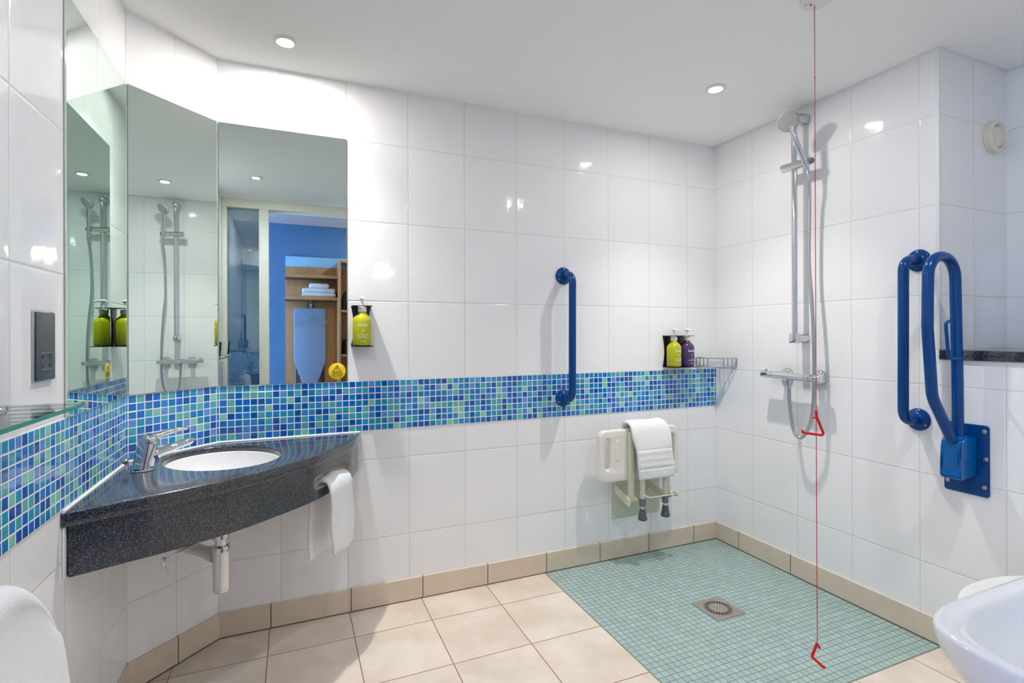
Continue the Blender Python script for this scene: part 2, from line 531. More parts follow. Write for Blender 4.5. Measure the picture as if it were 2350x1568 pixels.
# skirting tiles
def skirt(name, a, b, mat, out, t=.008):
    ax, ay = a; bx, by = b; nx, ny = out
    bm = bmesh.new()
    loft(bm, [[(ax-nx*.01, ay-ny*.01, z), (bx-nx*.01, by-ny*.01, z), (bx+nx*q, by+ny*q, z), (ax+nx*q, ay+ny*q, z)] for z, q in ((0, t), (BASE-.002, t), (BASE, t-.002))])
    return struct(name, bm, mat)
skirt('baseboard_left', (XL, YD), (CX2, CY2-.003), M['sl'], (1, 0))
skirt('baseboard_diagonal', (CX2, CY2), (CX5, CY5), M['sd'], (.70711, -.70711))
skirt('baseboard_back', (CX5, CY5), (XR, D), M['sb'], (0, -1))
skirt('baseboard_right', (XR, YD), (XR, D), M['sr'], (-1, 0))

# white corner bead of the recess
bm = bmesh.new(); box(bm, XR-.002, XR+.010, YREC-.002, YREC+.010, 1.07, CEIL-.001, .002); struct('trim_4', bm, M['sealant'])
# ceiling bead along the walls of the shower side
bm = bmesh.new()
box(bm, XR-.006, XR+.002, YREC, D, CEIL-.006, CEIL, .002); box(bm, XR, XREC, YREC-.006, YREC+.002, CEIL-.006, CEIL, .002)
box(bm, XREC-.006, XREC+.002, YD, YREC, CEIL-.006, CEIL, .002)
struct('trim_5', bm, M['sealant'])

# door frame with side light
bm = bmesh.new()
box(bm, XL, .83, YD-.1, YD+.012, 2.095, CEIL, .003)
box(bm, XL, -.452, YD-.1, YD+.012, 0, 2.095, .003)
box(bm, -.236, -.168, YD-.1, YD+.012, 0, 2.095, .003)
box(bm, .765, .83, YD-.1, YD+.012, 0, 2.095, .003)
box(bm, -.452, -.236, YD-.1, YD+.012, 0, .09, .003)
struct('door_1', bm, M['framep'])
bm = bmesh.new(); box(bm, -.452, -.236, YD-.05, YD-.044, .09, 2.095)
struct('window_1', bm, M['pane'])

# ------------------------------------------------------------------ mirrors
MT0, MT1 = MZ1+.0012, 1.9215
def mirror(label, a, b, out):
    ax, ay = a; bx, by = b; nx, ny = out
    bm = bmesh.new(); t = .005
    loft(bm, [[(ax+nx*.0004, ay+ny*.0004, z), (bx+nx*.0004, by+ny*.0004, z), (bx+nx*t, by+ny*t, z), (ax+nx*t, ay+ny*t, z)] for z in (MT0, MT1)])
    o = obj('wall_mirror', bm, M['mirror']); return tag(o, label, 'mirror', 'frameless mirrors above the mosaic band')
mirror('tall narrow frameless mirror on the left wall beside the dark socket plate', (XL, 1.503), (CX2, CY2-.006), (1, 0))
mirror('frameless mirror on the angled corner wall behind the tap', (CX2+.004, CY2+.004), (CX5-.004, CY5-.004), (.70711, -.70711))
mirror('frameless mirror on the back wall with the round yellow warning sticker', (CX5+.004, D), (.203, D), (0, -1))

# warning sticker on the mirror
sx, sz, sy = .1645, .982, D-.0056
st = thing('warning_sticker', 'round yellow warning sticker on the lower right corner of the mirror', 'sticker', (sx, D-.005, sz-.033))
bm = bmesh.new(); disc_cyl(bm, (sx, D-.005, sz), (0, -1, 0), .033, .0006, .0002, 40); obj('sticker_disc', bm, M['yellow'], st)
bm = bmesh.new()
tri = [(0, .0245), (-.0190, -.0040), (.0190, -.0040)]; tri2 = [(0, .0200), (-.0152, -.0019), (.0152, -.0019)]
merge(bm, plate([tri, tri2], .0004), T(sx, D-.0060, sz) @ M_XZ)
merge(bm, plate([[(-.0017, .0142), (.0017, .0142), (.0011, .0055), (-.0011, .0055)]], .0004), T(sx, D-.0060, sz) @ M_XZ)
merge(bm, plate([ell(0, .0025, .0015, .0015, 14)], .0004), T(sx, D-.0060, sz) @ M_XZ)
obj('warning_triangle', bm, M['ink'], st)
bm = bmesh.new()
merge(bm, text_bm('CAUTION', .0092, .0002), T(sx, D-.0060, sz-.0105) @ M_XZ)
merge(bm, text_bm('Hot water', .0088, .0002), T(sx-.001, D-.0060, sz-.0185) @ M_XZ)
obj('lettering', bm, M['ink'], st)

# ------------------------------------------------------------------ vanity counter
front = smooth_path([(-.4825, 1.475, 0), (-.38, 1.521, 0), (-.297, 1.557, 0), (-.225, 1.596, 0), (-.139, 1.650, 0), (-.036, 1.738, 0), (.071, 1.846, 0), (.157, 1.976, 0), (.222, 2.095, 0), (.256, D-.0035, 0)], 8)
outline = [(p.x, p.y) for p in front] + [(CX5+.002, D-.0035), (CX2+.0035, CY2+.001)]
SC = Vector((-.210, 1.944)); SA, SB = .192, .164; SD = Vector((.5214, -.8533))
srot = math.atan2(SD.y, SD.x)
vc = thing('vanity_counter', 'dark speckled granite corner counter with an inset white basin', 'counter', (-.2, 1.9, TOP-.16))
b2 = plate([outline, ell(SC.x, SC.y, SA, SB, 64, srot)], .036, .005, 3)
obj('countertop', b2, M['granite'], vc) if not b2.transform(T(0, 0, TOP-.018)) else None
# apron: curved strip with a towel slot
def apron():
    P = front; n = len(P)
    tang = [(P[min(i+1, n-1)]-P[max(i-1, 0)]).normalized() for i in range(n)]
    nor = [Vector((t.y, -t.x, 0)) for t in tang]       # outwards (into the room)
    P2 = smooth_path([P[i]-nor[i]*.012 for i in range(n)], 3)
    n2 = len(P2)
    tg = [(P2[min(i+1, n2-1)]-P2[max(i-1, 0)]).normalized() for i in range(n2)]
    no = [Vector((t.y, -t.x, 0)) for t in tg]
    za, zb = .573, TOP-.034
    bm = bmesh.new()
    # arc length
    S = [0]
    for i in range(1, n2): S.append(S[-1]+(P2[i]-P2[i-1]).length)
    ia = min(range(n2), key=lambda i: (P2[i]-Vector((.064, 1.848, 0))).length)
    ib = min(range(n2), key=lambda i: (P2[i]-Vector((.208, 2.085, 0))).length)
    s0, s1 = S[ia], S[ib]; zc, hr = .628, .0235
    cols = []
    for i in range(n2):
        if P2[i].x < XL+.0055 or P2[i].y > D-.004: continue
        h = 0
        if s0 < S[i] < s1:
            e = min(S[i]-s0, s1-S[i])
            h = hr if e > hr else math.sqrt(max(0, hr*hr-(hr-e)**2))
        f = P2[i]; b = P2[i]-no[i]*.020
        if b.x < XL+.002: b = Vector((XL+.002, b.y, 0))
        if b.y > D-.004: b = Vector((b.x, D-.004, 0))
        zs = [za, zc-h, zc+h, zb]
        cols.append([[bm.verts.new((q.x, q.y, z)) for z in zs] for q in (f, b)]+[h])
    for a, b in zip(cols[:-1], cols[1:]):
        for side in (0, 1):
            for r in (0, 2):
                vs = [a[side][r], b[side][r], b[side][r+1], a[side][r+1]]
                bm.faces.new(vs)
            if a[2] == 0 and b[2] == 0:
                bm.faces.new([a[side][1], b[side][1], b[side][2], a[side][2]])
        for r in (1, 2):
            if a[2] > 0 or b[2] > 0:
                bm.faces.new([a[0][r], b[0][r], b[1][r], a[1][r]]).material_index = 1
        for r in (0, 3):
            bm.faces.new([a[0][r], b[0][r], b[1][r], a[1][r]])
    for c in (cols[0], cols[-1]):
        for r in (0, 1, 2): bm.faces.new([c[0][r], c[0][r+1], c[1][r+1], c[1][r]])
    bmesh.ops.remove_doubles(bm, verts=bm.verts[:], dist=1e-6)
    return bm
obj('apron', apron(), [M['granite'], M['edge']], vc)
bm = bmesh.new(); box(bm, XL+.0006, XL+.0050, 1.483, 1.505, .573, TOP-.037, .001); obj('end_trim', bm, M['sealant'], vc)
# basin bowl
def ring(a, b, z): return [(p[0], p[1], z) for p in ell(SC.x, SC.y, a, b, 64, srot)]
bm = bmesh.new()
loft(bm, [ring(SA-.0003, SB-.0003, TOP-.034), ring(SA-.0005, SB-.0005, TOP-.020), ring(SA-.004, SB-.004, TOP-.022), ring(SA-.006, SB-.006, TOP-.045), ring(SA-.012, SB-.012, TOP-.085), ring(SA-.035, SB-.033, TOP-.125), ring(SA-.08, SB-.072, TOP-.148), ring(.03, .03, TOP-.155), ring(.022, .022, TOP-.158)], False, False)
bas = obj('basin', bm, M['white'], vc)
bm = bmesh.new(); lathe(bm, [(0, 0), (.020, 0), (.024, .002), (.026, .0035), (.0, .0045)], (SC.x, SC.y, TOP-.159)); obj('waste_ring', bm, M['chrome'], bas)
bm = bmesh.new()
tube(bm, [(CX2+.0045, 1.478, TOP+.001), (CX2+.0045, CY2-.001, TOP+.001), (CX5+.001, D-.0045, TOP+.001), (.252, D-.0045, TOP+.001)], .0042, 8)
obj('sealant_bead', bm, M['sealant'], vc)

# mixer tap
tp = Vector((-.411, 1.846, TOP)); td = Vector((.853, .521, 0)); tz = Vector((0, 0, 1))
tap = thing('mixer_tap', 'chrome single lever mixer tap standing beside the oval basin', 'tap', tp)
bm = bmesh.new(); lathe(bm, [(0, 0), (.031, 0), (.032, .002), (.030, .006), (.0, .006)], tp); obj('base_ring', bm, M['chrome'], tap)
bm = bmesh.new()
tube(bm, [tp+tz*.005, tp+tz*.03+td*.004, tp+tz*.06+td*.010, tp+tz*.078+td*.014], [.027, .0265, .0258, .025], 28)
obj('tap_body', bm, M['chrome'], tap)
bm = bmesh.new()
tube(bm, smooth_path([tp+tz*.040+td*.010, tp+tz*.046+td*.045, tp+tz*.056+td*.085, tp+tz*.066+td*.128, tp+tz*.064+td*.137], 5), [.020]*5+[.0165]*5+[.0145]*5+[.0125]*5+[.010], 20, flat=(1.1, .8))
obj('spout', bm, M['chrome'], tap)
bm = bmesh.new()
lathe(bm, [(0, 0), (.025, 0), (.0262, .004), (.0255, .014), (.021, .021), (.010, .024), (0, .0245)], tp+tz*.079+td*.0145, (td*.12+tz))
tube(bm, smooth_path([tp+tz*.094+td*.018, tp+tz*.098+td*.045, tp+tz*.106+td*.085, tp+tz*.109+td*.122], 5), [.019]*5+[.017]*5+[.013]*5+[.009], 16, flat=(1, .5))
obj('lever', bm, M['chrome'], tap)
bm = bmesh.new()
q = tp-td*.034+Vector((-.006, .010, 0))
tube(bm, [q+tz*.002, q+tz*.028], .0028, 10); lathe(bm, [(0, 0), (.005, .001), (.011, .013), (.010, .016), (0, .017)], q+tz*.024-td*.002, (-td*.5+tz))
obj('pop_up_knob', bm, M['chrome'], tap)

# bottle trap
bt = Vector((-.213, 1.902, 0))
tr = thing('bottle_trap', 'chrome bottle trap hanging under the granite counter', 'pipe', (bt.x, bt.y, .307))
bm = bmesh.new()
lathe(bm, [(0, .307), (.0228, .307), (.0245, .309), (.0245, .318), (.0255, .319), (.0255, .432), (.0268, .433), (.0268, .450), (.0240, .455), (0, .455)], bt)
obj('trap_body', bm, M['chrome'], tr)
bm = bmesh.new()
lathe(bm, [(0, .455), (.019, .455), (.019, .474), (.0255, .476), (.0255, .494), (.024, .496), (.0255, .498), (.0255, .520), (.023, .523), (.023, .565), (0, .565)], bt)
obj('waste_tail', bm, M['chrome'], tr)
bm = bmesh.new()
tube(bm, [(bt.x-.016, bt.y+.016, .418), (-.384, 2.073, .428)], .0190, 18)
tube(bm, [(bt.x-.016, bt.y+.016, .418), (bt.x-.034, bt.y+.036, .419)], .0250, 18)
obj('outlet_pipe', bm, M['satin'], tr)
bm = bmesh.new()
tube(bm, [(bt.x-.02, bt.y-.005, .490), (bt.x-.05, bt.y-.015, .483), (bt.x-.150, bt.y-.03, .445)], .0022, 8)
disc_cyl(bm, (bt.x-.018, bt.y-.004, .490), (-1, -.2, -.1), .008, .018, .002, 14)
box(bm, bt.x-.158, bt.x-.146, bt.y-.036, bt.y-.026, .424, .452, .003)
tube(bm, [(bt.x-.150, bt.y-.03, .430), (bt.x-.140, bt.y-.03, .402)], .002, 8)
obj('pop_up_rod', bm, M['chrome'], tr)

# ------------------------------------------------------------------ towels
def towel_sheet(path, width_dir, width, name, label, thick=.010, amp=.004, seed=1, skew=None, band=None, group=None, taper=None, nw=26, sub=3, folds=0):
    """path: centre line of the cross-section; the cloth extends along width_dir"""
    rnd = random.Random(seed)
    ph = [rnd.uniform(0, 6.28) for _ in range(12)]
    P = smooth_path(path, 16 if band else 6)
    w = Vector(width_dir).normalized()
    n = len(P)
    S = [0]
    for i in range(1, n): S.append(S[-1]+(P[i]-P[i-1]).length)
    L = S[-1]
    tg = [(P[min(i+1, n-1)]-P[max(i-1, 0)]).normalized() for i in range(n)]
    no = [t.cross(w).normalized() for t in tg]
    bm = bmesh.new()
    G = [[], []]
    for side in (0, 1):
        sg = 1 if side == 0 else -1
        for i in range(n):
            row = []
            for j in range(nw+1):
                u = j/nw
                f = S[i]/L
                ww = width*(taper(f) if taper else 1)
                off = (u-.5)*ww + (skew(f) if skew else 0)
                edge = min(u, 1-u)*ww
                th = thick*.5*min(1, (edge/ (thick*.6))**.5 if edge > 0 else 0)
                e2 = min(S[i], L-S[i]); th *= min(1, (e2/(thick*.6))**.5 if e2 > 0 else 0)
                a = amp*(math.sin(off*38+ph[0]+S[i]*6)*.5+math.sin(S[i]*31+ph[1]+off*12)*.35+math.sin(off*75+S[i]*40+ph[2])*.25)
                if folds: a += folds*math.sin(u*PI*2.4+ph[3])*min(1, 1.6*f if f > .5 else .4)
                bt_ = 0
                if band:
                    for (b0, b1, dh) in band:
                        if b0 < f < b1: bt_ += dh
                eo = math.sin(S[i]*45+ph[4])*.0022+math.sin(S[i]*17+ph[5])*.0035
                p = P[i] + w*(off+eo*(2*u-1)) + no[i]*(a+sg*(th+bt_*min(1, edge/.004)))
                row.append(bm.verts.new(p))
            G[side].append(row)
    for side in (0, 1):
        for i in range(n-1):
            for j in range(nw):
                bm.faces.new((G[side][i][j], G[side][i+1][j], G[side][i+1][j+1], G[side][i][j+1]))
    for i in range(n-1):
        for j in (0, nw):
            bm.faces.new((G[0][i][j], G[0][i+1][j], G[1][i+1][j], G[1][i][j]))
    for j in range(nw):
        for i in (0, n-1):
            bm.faces.new((G[0][i][j], G[0][i][j+1], G[1][i][j+1], G[1][i][j]))
    bmesh.ops.remove_doubles(bm, verts=bm.verts[:], dist=1e-5)
    o = obj(name, bm, M['towel'], ang=80)
    md = o.modifiers.new('s', 'SUBSURF'); md.levels = 1; md.render_levels = 1
    return tag(o, label, 'towel', group)

# towel through the slot of the apron
ts = Vector((.137, 1.968, 0)); tn = Vector((.835, -.55, 0)).normalized(); tw = Vector((.55, .835, 0)).normalized()
def sp(o, z, s=0): q = ts+tn*o+tw*s; return (q.x, q.y, z)
towel_sheet([sp(-.058, .335), sp(-.060, .42), sp(-.056, .52), sp(-.048, .58), sp(-.030, .618), sp(-.006, .626), sp(.016, .618), sp(.030, .590), sp(.034, .53), sp(.036, .44), sp(.036, .36)],
            tw, .150, 'hand_towel', 'white hand towel threaded through the slot in the granite counter front', .017, .004, 3,
            taper=lambda f: .98 if f < .5 else 1.02, folds=.006)

# bath towel on the rail at the left
tl = thing('towel_rail', 'chrome towel rail on the left wall under the glass shelf', 'towel rail', (XL, .8, .725))
bm = bmesh.new(); tube(bm, fillet([(XL, .50, .715), (-.405, .50, .715), (-.405, 1.055, .715), (XL, 1.055, .715)], .02), .009, 14); obj('rail_bar', bm, M['chrome'], tl)
for yy in (.50, 1.055):
    bm = bmesh.new(); disc_cyl(bm, (XL, yy, .715), (1, 0, 0), .022, .008); obj('wall_rose', bm, M['chrome'], tl)

def bath_towel():
    bm = bmesh.new()
    ys = [.52+.02*i for i in range(31)]     # to 1.12
    prof_n = 40
    rings = []
    rnd = random.Random(4)
    for y in ys:
        d = max(0, y-.97)
        drop = .55*d*d/.15 if d > 0 else 0
        ztop = .765-drop*1.35
        shrink = 1
        ring_ = []
        # outer contour from behind (wall side) over the top and down the front
        back = [(-.445, .30), (-.446, .45), (-.445, .60), (-.440, .70)]
        front_ = [(-.378, .70), (-.366, .62), (-.352, .52), (-.338, .42), (-.326, .30)]
        r = .034
        top = [(-.409+r*1.0*math.cos(a), ztop-r+r*math.sin(a)) for a in [PI*(1-k/8) for k in range(9)]]
        zl = lambda z: min(z, ztop-r-.002)
        outer = [(x, zl(z) if z > .65 else z) for x, z in back]+top+[(x, zl(z) if z > .65 else z) for x, z in front_]
        inner = [(-.345, .30), (-.372, .45), (-.392, .62), (-.405, .69), (-.415, .69), (-.425, .62), (-.428, .45), (-.428, .30)]
        pts = [Vector((x, 0, z)) for x, z in outer+inner]
        ring_ = []
        for q in pts:
            wob = .0035*math.sin(q.z*21+y*17)+.002*math.sin(q.z*47+y*60)
            fl = .05*(.72-q.z)*max(0, (y-.95)/.17) if q.z < .72 else 0
            ring_.append((q.x+wob*(1 if q.x > -.41 else -.3), y+fl, q.z))
        rings.append(ring_)
    # rounded far end
    last = rings[-1]
    cx = sum(p[0] for p in last)/len(last)
    rings.append([(p[0]*.8+cx*.2, p[1]+.007, p[2]-.002) for p in last])
    rings.append([(p[0]*.45+cx*.55, p[1]+.011, p[2]-.006) for p in last])
    loft(bm, rings)
    o = obj('bath_towel', bm, M['towel'], ang=80)
    md = o.modifiers.new('s', 'SUBSURF'); md.levels = 1; md.render_levels = 2
    tag(o, 'large white bath towel hanging at the lower left under the glass shelf', 'towel')
bath_towel()

# ------------------------------------------------------------------ glass shelf, tumbler, socket
SZ = 1.000; SXF = -.366; SYE = 1.241
gs = thing('glass_shelf', 'clear glass shelf with green edge on the left wall above the mosaic', 'shelf', (XL, 1.0, SZ-.007))
bm = bmesh.new(); box(bm, XL+.003, SXF-.0008, .28, SYE-.0008, SZ-.007, SZ, 0); obj('glass_pane', bm, M['shelfglass'], gs)
bm = bmesh.new(); box(bm, SXF-.0009, SXF, .28, SYE, SZ-.007, SZ)
obj('polished_edge', bm, M['glassedge'], gs)
bm = bmesh.new(); tube(bm, [(XL, SYE+.001, SZ-.0035), (SXF+.001, SYE+.001, SZ-.0035)], .0036, 10); lathe(bm, [(0, 0), (.006, 0), (.007, .002), (.007, .010), (0, .011)], (SXF-.003, SYE-.003, SZ-.009))
obj('end_rail', bm, M['chrome'], gs)
for yy in (.38, 1.16):
    bm = bmesh.new(); disc_cyl(bm, (XL, yy, SZ-.004), (1, 0, 0), .014, .03, .004); obj('wall_bracket', bm, M['chrome'], gs)
for tx, ty, la, lb in ((-.418, .938, 'white round coaster nearest the socket end of the glass shelf', 'clear drinking tumbler nearest the socket end of the glass shelf'),
                       (-.408, .600, 'white round coaster at the door end of the glass shelf', 'clear drinking tumbler at the door end of the glass shelf reflected in the mirror')):
    bm = bmesh.new(); disc_cyl(bm, (tx, ty, SZ), (0, 0, 1), .041, .002, .0006, 40); tag(obj('coaster', bm, M['wplastic']), la, 'coaster', 'coasters on the glass shelf')
    bm = bmesh.new()
    lathe(bm, [(0, .002), (.027, .002), (.0285, .004), (.035, .086), (.0352, .088), (.0335, .088), (.0272, .009), (0, .008)], (tx, ty, SZ), n=40)
    tag(obj('tumbler', bm, M['tumbler']), lb, 'glass', 'tumblers on the glass shelf')

so = thing('shaver_socket', 'tall dark grey shaver socket plate on the left wall', 'socket', (XL, 1.387, 1.034))
bm = bmesh.new(); box(bm, XL, XL+.004, 1.338, 1.4335, 1.033, 1.179, .001); obj('backing_plate', bm, M['satin'], so)
bm = bmesh.new(); box(bm, XL+.004, XL+.007, 1.3425, 1.4315, 1.035, 1.1765, .001); obj('face_plate', bm, M['socket'], so)
bm = bmesh.new()
t = plate([rrect(-.0275, .0275, -.018, .018, .002), rrect(-.026, .026, -.0165, .0165, .002)], .001)
merge(bm, t, T(XL+.0075, 1.387, 1.075) @ Matrix(((0, 0, 1, 0), (1, 0, 0, 0), (0, 1, 0, 0), (0, 0, 0, 1))))
obj('outline', bm, M['satin'], so)
bm = bmesh.new(); box(bm, XL+.007, XL+.0074, 1.361, 1.413, 1.0585, 1.0915); ins = obj('socket_insert', bm, M['socket'], so)
for yy in (1.369, 1.405):
    for zz in (1.066, 1.084):
        bm = bmesh.new(); box(bm, XL+.0072, XL+.0079, yy-.0045, yy+.0045, zz-.004, zz+.004); obj('socket_hole', bm, M['black'], ins)

# ------------------------------------------------------------------ soap bottles and holders
def bottle(x, y, z, col, label, words, turn=0.0):
    b = thing('pump_bottle', label, 'bottle', (x, y, z), 'pump soap bottles in wall holders')
    R = .0375
    bm = bmesh.new()
    lathe(bm, [(0, 0), (R-.006, 0), (R-.002, .0015), (R, .006), (R, .098), (R-.002, .107), (R-.008, .117), (R-.018, .126), (.0155, .131), (.0145, .134), (.0145, .139), (0, .139)], (x, y, z), n=40)
    obj('bottle_body', bm, M[col], b)
    bm = bmesh.new()
    lathe(bm, [(0, .136), (.0165, .136), (.0170, .138), (.0170, .156), (.0160, .158), (.006, .159), (.0055, .168), (0, .168)], (x, y, z), n=28)
    obj('pump_collar', bm, M['wplastic'], b)
    bm = bmesh.new()
    tube(bm, [(x, y, z+.166), (x, y, z+.186)], .0042, 12)
    dx, dy = math.sin(turn), -math.cos(turn)
    tube(bm, smooth_path([(x-dx*.010, y-dy*.010, z+.189), (x, y, z+.192), (x+dx*.018, y+dy*.018, z+.191), (x+dx*.034, y+dy*.034, z+.186)], 4), [.0085]*4+[.009]*4+[.0065]*4+[.0045], 12, flat=(1, .6))
    obj('pump_nozzle', bm, M['wplastic'], b)
    # printing wrapped round the body, facing the room
    bm = bmesh.new()
    for body, size, zz in words:
        t = text_bm(body, size, .0002)
        for v in t.verts:
            a = v.co.x/R+turn
            h = v.co.y
            rr = R+.0003+v.co.z
            v.co = Vector((x+rr*math.sin(a), y-rr*math.cos(a), z+zz+h))
        merge(bm, t)
    obj('printing', bm, M['print'], b)
    return b
W1 = [('Softsk', .017, .082), ('8', .012, .060), ('hair and body', .0068, .043), ('shampoo', .0095, .034), ('refreshing', .0050, .018)]
BY = D-.0425
bottle(.2585, BY, 1.0845, 'green', 'lime green pump bottle in the single holder right of the mirror', W1, -.05)
bottle(1.829, BY, .9575, 'green', 'lime green pump bottle left in the double holder above the mosaic', W1, .0)
bottle(1.914, BY, .9575, 'purple', 'purple pump bottle right of a green one above the mosaic', [('Softsk', .017, .082), ('8', .012, .060), ('hair', .0068, .043), ('conditioner', .0090, .034), ('refreshing', .0050, .018)], .0)
def holder(name, label, xs, z):
    x0, x1 = xs[0]-.040, xs[-1]+.040
    h = thing(name, label, 'bottle holder', ((x0+x1)/2, D, z-.004))
    # back plate with concave sides
    n = 16
    left = [(x0+.011*math.sin(PI*k/n), z-.002+.164*k/n) for k in range(n+1)]
    right = [(x1-.011*math.sin(PI*k/n), z+.162-.164*k/n) for k in range(n+1)]
    bm = bmesh.new(); merge(bm, plate([left+right], .003, .0006), T(0, D-.0019, 0) @ M_XZ); obj('back_plate', bm, M['black'], h)
    bm = bmesh.new()
    hx = (x1-x0)/2
    loops = [[(p[0], p[1]) for p in rrect(x0, x1, BY-.022, D-.002, .012)]]+[ell(x, BY, .0185, .0185, 32) for x in xs]
    merge(bm, plate(loops, .003, .0005), T(0, 0, z+.1595)); obj('neck_plate', bm, M['black'], h)
    bm = bmesh.new(); box(bm, x0, x1, BY-.036, D-.002, z-.0045, z-.0010, .001); obj('base_ledge', bm, M['black'], h)
    return h
holder('bottle_holder', 'black single bottle holder on the back wall right of the mirror', [.2585], 1.0845)
holder('bottle_holder', 'black double bottle holder on the back wall above the mosaic', [1.829, 1.914], .9575)

# ------------------------------------------------------------------ blue grab rails
def grab(name_label, a, b, out, r=.0175, proj=.092):
    """a,b wall points of the two flanges, out = wall normal"""
    a, b, out = Vector(a), Vector(b), Vector(out)
    g = thing('grab_rail', name_label, 'grab rail', b)
    bm = bmesh.new()
    tube(bm, fillet([a+out*.004, a+out*proj, b+out*proj, b+out*.004], .062, 10), r, 20)
    obj('rail_tube', bm, M['blue'], g)
    for p in (a, b):
        bm = bmesh.new(); lathe(bm, [(0, 0), (.041, 0), (.0415, .003), (.040, .007), (.036, .010), (.026, .014), (.021, .020), (0, .020)], p, out, 36)
        fl = obj('flange', bm, M['blue'], g)
        for k in range(3):
            bm = bmesh.new()
            ang = PI/2+2*PI*k/3
            x, y, d = frame(out)
            c = p+(Vector((0, 0, 1))*math.sin(ang)+out.cross(Vector((0, 0, 1)))*math.cos(ang))*.032+out*.0095
            lathe(bm, [(0, 0), (.0038, 0), (.0034, .0025), (0, .0035)], c, out, 12)
            obj('screw', bm, M['chrome'], fl)
    return g
grab('blue upright grab rail on the back wall crossing the mosaic band', (1.199, D, 1.408), (1.196, D, .822), (0, -1, 0))
grab('blue upright grab rail on the shower wall behind the folded support rail', (XR, 1.194, 1.398), (XR, 1.196, .806), (-1, 0, 0))

# drop-down rail
DY = 1.046
dr = thing('drop_down_rail', 'blue hinged drop down support rail folded upright on the right wall', 'support rail', (XR, DY, .575))
bm = bmesh.new(); t = plate([rrect(-.0655, .0655, -.121, .121, .010)], .006, .0015)
MR = Matrix(((0, 0, -1, 0), (-1, 0, 0, 0), (0, 1, 0, 0), (0, 0, 0, 1)))    # XY plate -> on the right wall, facing -X
merge(bm, t, T(XR-.003, DY, .694) @ MR); wp = obj('wall_plate', bm, M['blue'], dr)
for yy, zz in ((DY+.055, .795), (DY-.053, .795), (DY-.057, .703), (DY+.053, .607), (DY-.053, .607)):
    bm = bmesh.new(); lathe(bm, [(0, 0), (.0075, 0), (.0075, .003), (.0045, .0045), (.0045, .007), (0, .007)], (XR-.006, yy, zz), (-1, 0, 0), 6)
    obj('bolt', bm, M['steel'], wp)
bm = bmesh.new()
prof = [(2.144, .775), (2.085, .778), (2.064, .768), (2.055, .745), (2.058, .690), (2.050, .640), (2.060, .632), (2.144, .640)]
loft(bm, [[(x, yy, z) for x, z in prof] for yy in (DY-.031, DY+.031)])
bmesh.ops.bevel(bm, geom=bm.edges[:], offset=.004, segments=2, affect='EDGES')
hb = obj('hinge_block', bm, M['bluebox'], dr)
bm = bmesh.new(); box(bm, 2.0545, 2.060, DY-.020, DY+.020, .652, .738, .002)
lt = obj('latch', bm, M['bluebox'], hb)
bm = bmesh.new(); box(bm, 2.0525, 2.056, DY-.018, DY+.018, .648, .656, .001); obj('latch_gap', bm, M['black'], lt) if False else bm.free()
bm = bmesh.new()
pth = [(2.098, DY, .765), (2.096, DY, .95), (2.083, DY, 1.385), (1.934, DY, 1.385), (1.928, DY, 1.15), (1.953, DY, .915), (2.062, DY, .765)]
tube(bm, fillet(pth, [0, .3, .0725, .0725, .25, .10, 0], 12), .0168, 20)
obj('rail_loop', bm, M['blue'], dr)
bm = bmesh.new(); tube(bm, fillet([(2.090, DY-.012, 1.043), (2.022, DY-.012, 1.043), (2.006, DY-.012, 1.160), (2.026, DY-.012, 1.168)], .010, 6), .0052, 12)
obj('paper_holder', bm, M['blue'], dr)

# ------------------------------------------------------------------ shower
RY = 1.658; RX = 2.080
sr = thing('shower_riser_rail', 'chrome vertical shower riser rail on the right wall', 'shower rail', (XR, RY, 1.085))
bm = bmesh.new(); tube(bm, [(RX, RY, 1.095), (RX, RY, 2.098)], .0122, 20); obj('riser_tube', bm, M['chrome'], sr)
bm = bmesh.new(); lathe(bm, [(0, 0), (.026, 0), (.026, .014), (.022, .05), (.019, .088), (.014, .092), (0, .093)], (XR, RY, 2.100), (-1, 0, 0), 28); obj('top_bracket', bm, M['satin'], sr)
bm = bmesh.new(); lathe(bm, [(0, 0), (.020, 0), (.020, .02), (.017, .06), (0, .061)], (XR, RY, 1.105), (-1, 0, 0), 24); box(bm, RX-.018, RX+.016, RY-.016, RY+.016, 1.084, 1.128, .004); obj('bottom_bracket', bm, M['chrome'], sr)
bm = bmesh.new()
tube(bm, [(RX-.004, 1.716, 1.882), (RX-.004, 1.712, 1.882), (RX-.004, 1.590, 1.879), (RX-.004, 1.572, 1.879)], [.014, .0195, .0185, .0160], 20)
sl = obj('slider', bm, M['chrome'], sr)
bm = bmesh.new(); disc_cyl(bm, (RX-.004, 1.574, 1.879), (0, -1, 0), .0125, .010, .003); obj('slider_cap', bm, M['grey'], sl)

HC = Vector((1.975, 1.604, 2.044)); HB = Vector((2.066, 1.583, 1.846)); HD = Vector((-.62, -.52, -.58)).normalized()
hs = thing('hand_shower', 'chrome hand shower with grey head held on the riser slider', 'hand shower', HB)
up = (HC-HB).normalized()
bm = bmesh.new(); tube(bm, smooth_path([HB, HB+(HC-HB)*.25, HB+(HC-HB)*.6, HB+(HC-HB)*.86+Vector((.006, .002, .006)), HC-HD*.012], 6), [.0105]*6+[.0115]*6+[.0120]*6+[.0130]*6+[.016], 18); obj('shower_handle', bm, M['chrome'], hs)
bm = bmesh.new(); lathe(bm, [(0, -.026), (.020, -.024), (.036, -.014), (.043, -.002), (.0435, .006), (.041, .009), (0, .009)], HC, HD, 36); hd = obj('shower_head', bm, M['headp'], hs)
bm = bmesh.new(); lathe(bm, [(0, .0088), (.037, .0088), (.036, .0108), (0, .0115)], HC, HD, 36); obj('spray_face', bm, M['headp'], hd)
